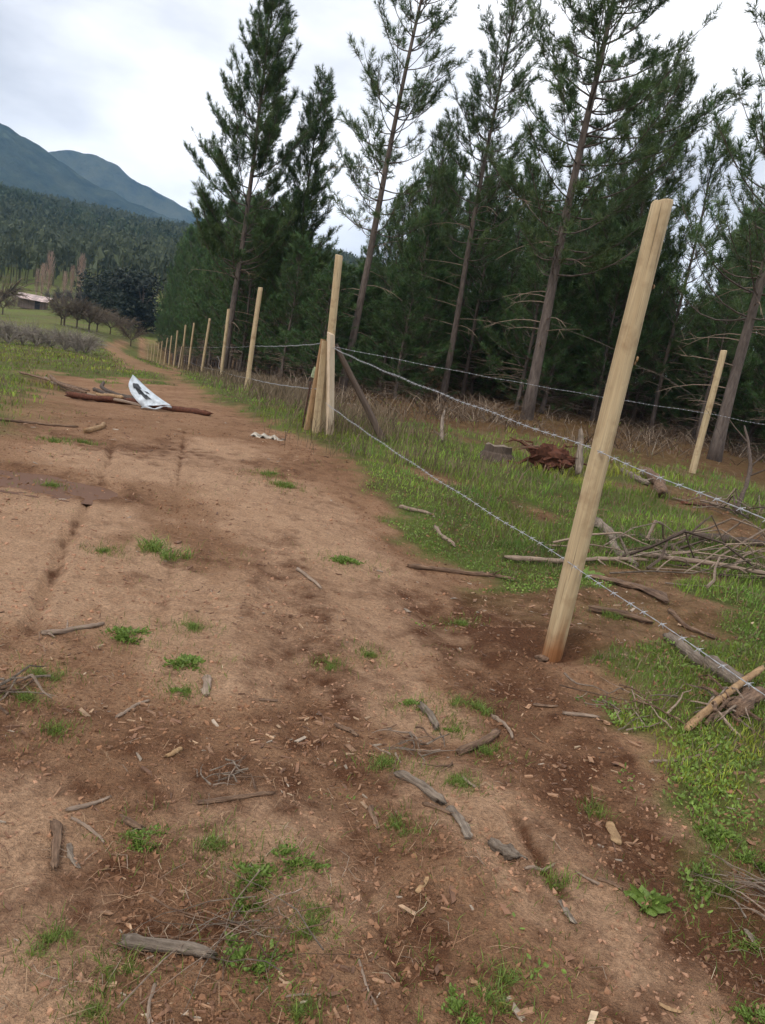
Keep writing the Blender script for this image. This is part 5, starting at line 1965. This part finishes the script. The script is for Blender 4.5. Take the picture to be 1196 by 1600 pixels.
def sack_surf(u, v):
    """u along the bottom, v up to the peak"""
    B = cor[0] * (1 - u) + cor[1] * u
    T = cor[2] * (1 - u) + cor[3] * u
    vv = v
    p = B * (1 - vv) + T * vv
    # left side bulges outwards, right side falls in a shallow curve
    p = p + np.array([-1.0, 0, 0]) * (.13 * math.sin(vv * math.pi) * (1 - u)) + np.array([0, 0, -.03]) * math.sin(vv * math.pi) * u
    wr = .016 * math.sin(u * 9 + vv * 5) + .014 * abs(math.sin(vv * 13 - u * 8 + 1.2 * math.sin(u * 7))) + .02 * math.sin(u * 3.1) * (1 - vv) + .05 * float(fbm(np.array([u * 6]), np.array([vv * 6]), 3, 5)[0])
    return p + np.array([.0, -1.0, .3]) * (wr + .05 * math.sin(u * math.pi) * (1 - vv))


def surf_mesh(us, vs_, off):
    b = MB()
    nu, nv = len(us), len(vs_)
    V = np.array([sack_surf(u, v) for v in vs_ for u in us]) + np.array([0, -1, .2]) * off
    W = V + np.array([0, .012 if off == 0 else .002, 0])
    i = np.arange(nv - 1)[:, None] * nu
    j = np.arange(nu - 1)[None]
    Q = np.stack([i + j, i + j + 1, i + nu + j + 1, i + nu + j], -1).reshape(-1, 4)
    b.add(np.concatenate([V, W]), None, np.concatenate([Q, Q[:, ::-1] + nu * nv]))
    return b


sack = empty('plastic_sack', sb)
M_sack = plain_mat('white_woven_plastic', (.50, .54, .57), .5, 0, .3, 9, .5)
M_print = plain_mat('black_print', (.025, .028, .032), .45, 0, .3, 20)
b = surf_mesh(np.linspace(0, 1, 22), np.linspace(0, 1, 22), 0)
b.v = [v - sb for v in b.v]
b.build('sheet', M_sack, sack, smooth=True)
for us, vs_ in [((.22, .62), (.55, .72)), ((.30, .55), (.36, .55)), ((.38, .60), (.20, .36)), ((.66, .78), (.40, .50))]:
    b = surf_mesh(np.linspace(*us, 8), np.linspace(*vs_, 8), .006)
    b.v = [v - sb for v in b.v]
    b.build('print', M_print, sack, smooth=True)
# folded hem lying over the log
b = MB()
hm = [cor[1] + (cor[0] - cor[1]) * s + np.array([0, -.05, -.02 + .02 * math.sin(s * 9)]) for s in np.linspace(-.05, 1, 12)]
b.tube(np.array(hm) - sb, [.014 + .008 * math.sin(k * 1.7) for k in range(12)], 6)
b.build('folded_hem', M_sack, sack, smooth=True)
tag(sack, 'white plastic sack with black print propped on the dumped poles', 'sack')

# pale rag and stone by the grass
rag_c = hitg(418, 684)
b = MB()
nu, nv = 16, 7
Vr = []
for v in range(nv):
    for u in range(nu):
        x = (u / (nu - 1) - .5) * .42
        y = (v / (nv - 1) - .5) * .16
        Vr.append([x + .03 * math.sin(v * 2.0), y + .03 * math.sin(u * .9), .035 + .03 * math.sin(u * 1.3 + v) * math.cos(v * 1.1) - .12 * (abs(y) / .08) ** 2 * .25 - .02 * (abs(x) / .21) ** 3])
i = np.arange(nv - 1)[:, None] * nu
j = np.arange(nu - 1)[None]
Q = np.stack([i + j, i + j + 1, i + nu + j + 1, i + nu + j], -1).reshape(-1, 4)
Vr = np.array(Vr)
b.add(np.concatenate([Vr, Vr - [0, 0, .012]]), None, np.concatenate([Q, Q[:, ::-1] + nu * nv]))
rag = b.build('rag', plain_mat('dirty_cloth', (.42, .37, .30), .9, 0, .3, 30), smooth=True)
rag.location = tuple(rag_c)
tag(rag, 'crumpled pale rag at the track edge left of the corner post', 'rag')

# ------------------------------------------------------------------ single weeds on the track
def weed_meshes():
    out = []
    for k in range(7):
        g = np.random.default_rng(700 + k)
        lf, st_ = MB(), MB()
        if k < 3:      # leafy clump
            n = 420
            cs = g.normal(0, .42, (7, 2))
            ci = g.integers(0, 7, n)
            xy = cs[ci] + g.normal(0, .2, (n, 2)) * g.uniform(.5, 1.5, (7, 1))[ci]
            rr, a = np.hypot(*xy.T), np.arctan2(xy[:, 1], xy[:, 0])
            P = np.column_stack([xy, .03 + .22 * g.random(n) * np.clip(1.1 - rr, .1, 1)])
            D = np.stack([np.cos(a) * .8 + g.normal(0, .5, n), np.sin(a) * .8 + g.normal(0, .5, n), g.uniform(.2, 1.2, n)], 1)
            scatter(lf, *LEAF0, frame_from(D, g), P, g.uniform(.08, .22, n), np.ones((n, 3)) * g.uniform(.65, 1.35, (n, 1)))
        elif k < 6:    # grass clump
            n = 420
            cs = g.normal(0, .40, (8, 2))
            ci = g.integers(0, 8, n)
            x, y = (cs[ci] + g.normal(0, .16, (n, 2)) * g.uniform(.5, 1.6, (8, 1))[ci]).T
            blades(lf, x, y, np.zeros(n), g.uniform(.15, .55, n), g.uniform(.009, .018, n), g, np.where(g.random((n, 1)) < .16, np.array([[1.5, 1.0, 1.1]]), np.ones((1, 3))) * g.uniform(.6, 1.35, (n, 1)), 1.5)
        else:          # rosette
            n = 16
            a = np.arange(n) * 2.4
            D = np.stack([np.cos(a), np.sin(a), g.uniform(.15, .6, n)], 1)
            scatter(lf, *LEAF0, frame_from(D, g), np.zeros((n, 3)) + [0, 0, .03], g.uniform(.7, 1.1, n), np.ones((n, 3)) * g.uniform(.7, 1.2, (n, 1)))
        out.append(lf.mesh('leaves', M_weed))
    return out


WM = weed_meshes()
WEED = [  # sight, half width in picture px, kind, label
    ((290, 1038), 36, 0, 'leafy weed patch above the pale board scrap'), ((282, 1082), 18, 1, 'small leafy weed left of the pale board scrap'),
    ((205, 994), 36, 1, 'flat leafy weed patch right of the bent tan stick'), ((302, 980), 20, 3, 'grass tuft in the middle of the left tyre line'),
    ((75, 1056), 22, 4, 'grass tuft right of the left edge twig pile'), ((45, 1092), 20, 5, 'yellowish grass tuft on the left edge twig pile'), ((88, 1142), 14, 3, 'small yellow green tuft below the left edge twig pile'),
    ((255, 864), 42, 4, 'wide low grass strip across the track centre'), ((541, 878), 28, 0, 'green weed in the sandy right half of the track'),
    ((82, 760), 14, 3, 'small grass tuft at the rim of the wet patch'), ((85, 690), 12, 4, 'tiny tuft above the wet patch at left'), ((132, 692), 10, 5, 'tiny tuft above the wet patch at right'),
    ((228, 1312), 34, 1, 'leafy weed patch right of the short brown stick'), ((75, 1478), 28, 4, 'dark grass tuft at the lower left edge'),
    ((395, 1508), 38, 2, 'bright leafy weed below the twig tangle'), ((405, 1370), 34, 0, 'bright leafy weed above the twig tangle'), ((390, 1410), 26, 1, 'bright leafy weed inside the twig tangle'),
    ((455, 1345), 30, 2, 'flat weed right of the twig tangle top'), ((485, 1440), 26, 4, 'grassy weed right of the twig tangle'),
    ((603, 1195), 28, 3, 'grass tuft left of the long grey stick'), ((628, 1295), 24, 4, 'grass tuft left of the flat grey bark'), ((712, 1142), 15, 2, 'bright small weed above the cut brown stick'),
    ((735, 1105), 30, 4, 'low weed patch near the curved twig'), ((720, 1222), 26, 3, 'grass tuft right of the long grey stick'), ((650, 1105), 24, 1, 'weed behind the grey rotten stick end'),
    ((765, 1175), 20, 5, 'small grass tuft right of the cut brown stick'), ((790, 1545), 44, 4, 'bluish low grass patch at the bottom right of centre'), ((730, 1590), 40, 2, 'dense dark green weed cut by the bottom edge'),
    ((150, 1585), 24, 5, 'grass tuft at the bottom edge on the left'), ((190, 1520), 22, 4, 'thin grass left of the bottom twigs'), ((1012, 1412), 32, 6, 'dandelion rosette at the lower right'),
    ((1125, 1305), 38, 0, 'bright clover patch at right below the bank'), ((1180, 1345), 30, 1, 'bright weed at the right edge below the clover'), ((1175, 1475), 28, 2, 'leafy weed at the lower right edge'),
    ((1185, 1590), 30, 0, 'leafy weed in the bottom right corner'), ((445, 760), 22, 3, 'grass patch at the track edge below the rag'), ((420, 742), 14, 4, 'small grass patch left of the track edge grass'),
    ((575, 1025), 18, 5, 'pale grass tuft in the centre of the track'), ((515, 1040), 16, 4, 'faint grass tuft left of centre'), ((1128, 1395), 8, 3, 'single bright grass sprig at right'),
    ((470, 1580), 26, 3, 'dark grass at the bottom centre left'), ((960, 965), 26, 5, 'grass tuft beside the decayed log'), ((915, 905), 30, 6, 'broad leaved plant behind the nearest pole'), ((720, 975), 18, 5, 'thin tuft left of the nearest pole'),
    ((162, 862), 14, 5, 'faint tuft beside the left tyre line'), ((340, 1320), 30, 5, 'dark grass tuft above the twig tangle'), ((870, 1385), 12, 5, 'tiny tuft beside the right tyre mark'), ((930, 1270), 10, 3, 'tiny tuft above the pale flat chip'),
]
for k, (sp, hw, kind, lab) in enumerate(WEED):
    p = hitg(*sp)
    s = hw * (1.45 if 340 < sp[0] < 500 and 1330 < sp[1] < 1520 else 1.12) / FPX * np.linalg.norm(p - EYE)
    e = empty('weed_clump', p - np.array([0, 0, .004]), k * 1.9)
    e.scale = (s, s * .85, s * (.8 if kind < 3 else .75))
    link_mesh('leaves', WM[kind], e)
    tag(e, lab, 'weed', 'weeds growing on the track')

# thin sprigs thinning out round every weed, and a few strays
g = np.random.default_rng(91)
sp_ = MB()
for k, (sp, hw, kind, lab) in enumerate(WEED):
    p = hitg(*sp)
    s = hw * (1.45 if 340 < sp[0] < 500 and 1330 < sp[1] < 1520 else 1.12) / FPX * np.linalg.norm(p - EYE)
    n = 150
    x, y = p[0] + g.normal(0, 1.1, n) * s, p[1] + g.normal(0, .95, n) * s
    rr = np.hypot(x, y)
    blades(sp_, x, y, ground_z(x, y), g.uniform(.012, .04, n) * (1 + .08 * rr), np.maximum(.0012, rr * .0003), g, np.array([[1.0, .95, .8]]) * g.uniform(.5, 1.2, (n, 1)), 1.3)
n = 9000
x, y, r = lit(n, 1.3, 12)
kp = fbm(x * 1.4, y * 1.4, 3, 131) > .12
x, y, r = x[kp], y[kp], r[kp]
n = len(x)
blades(sp_, x, y, ground_z(x, y), g.uniform(.008, .03, n) * (1 + .08 * r), np.maximum(.001, r * .00028), g, np.array([[1.0, .95, .8]]) * g.uniform(.5, 1.2, (n, 1)), 1.3)
o = sp_.build('sparse_sprigs', M_weed)
tag(o, 'sparse thin green sprigs dotted over the dirt track', 'sprigs', kind='stuff')

tot = {}
for o in bpy.data.objects:
    if o.type == 'MESH':
        tot[o.data.name] = sum(1 for _ in ()) + len(o.data.loops) - 2 * len(o.data.polygons)
print('unique triangles', sum(tot.values()))
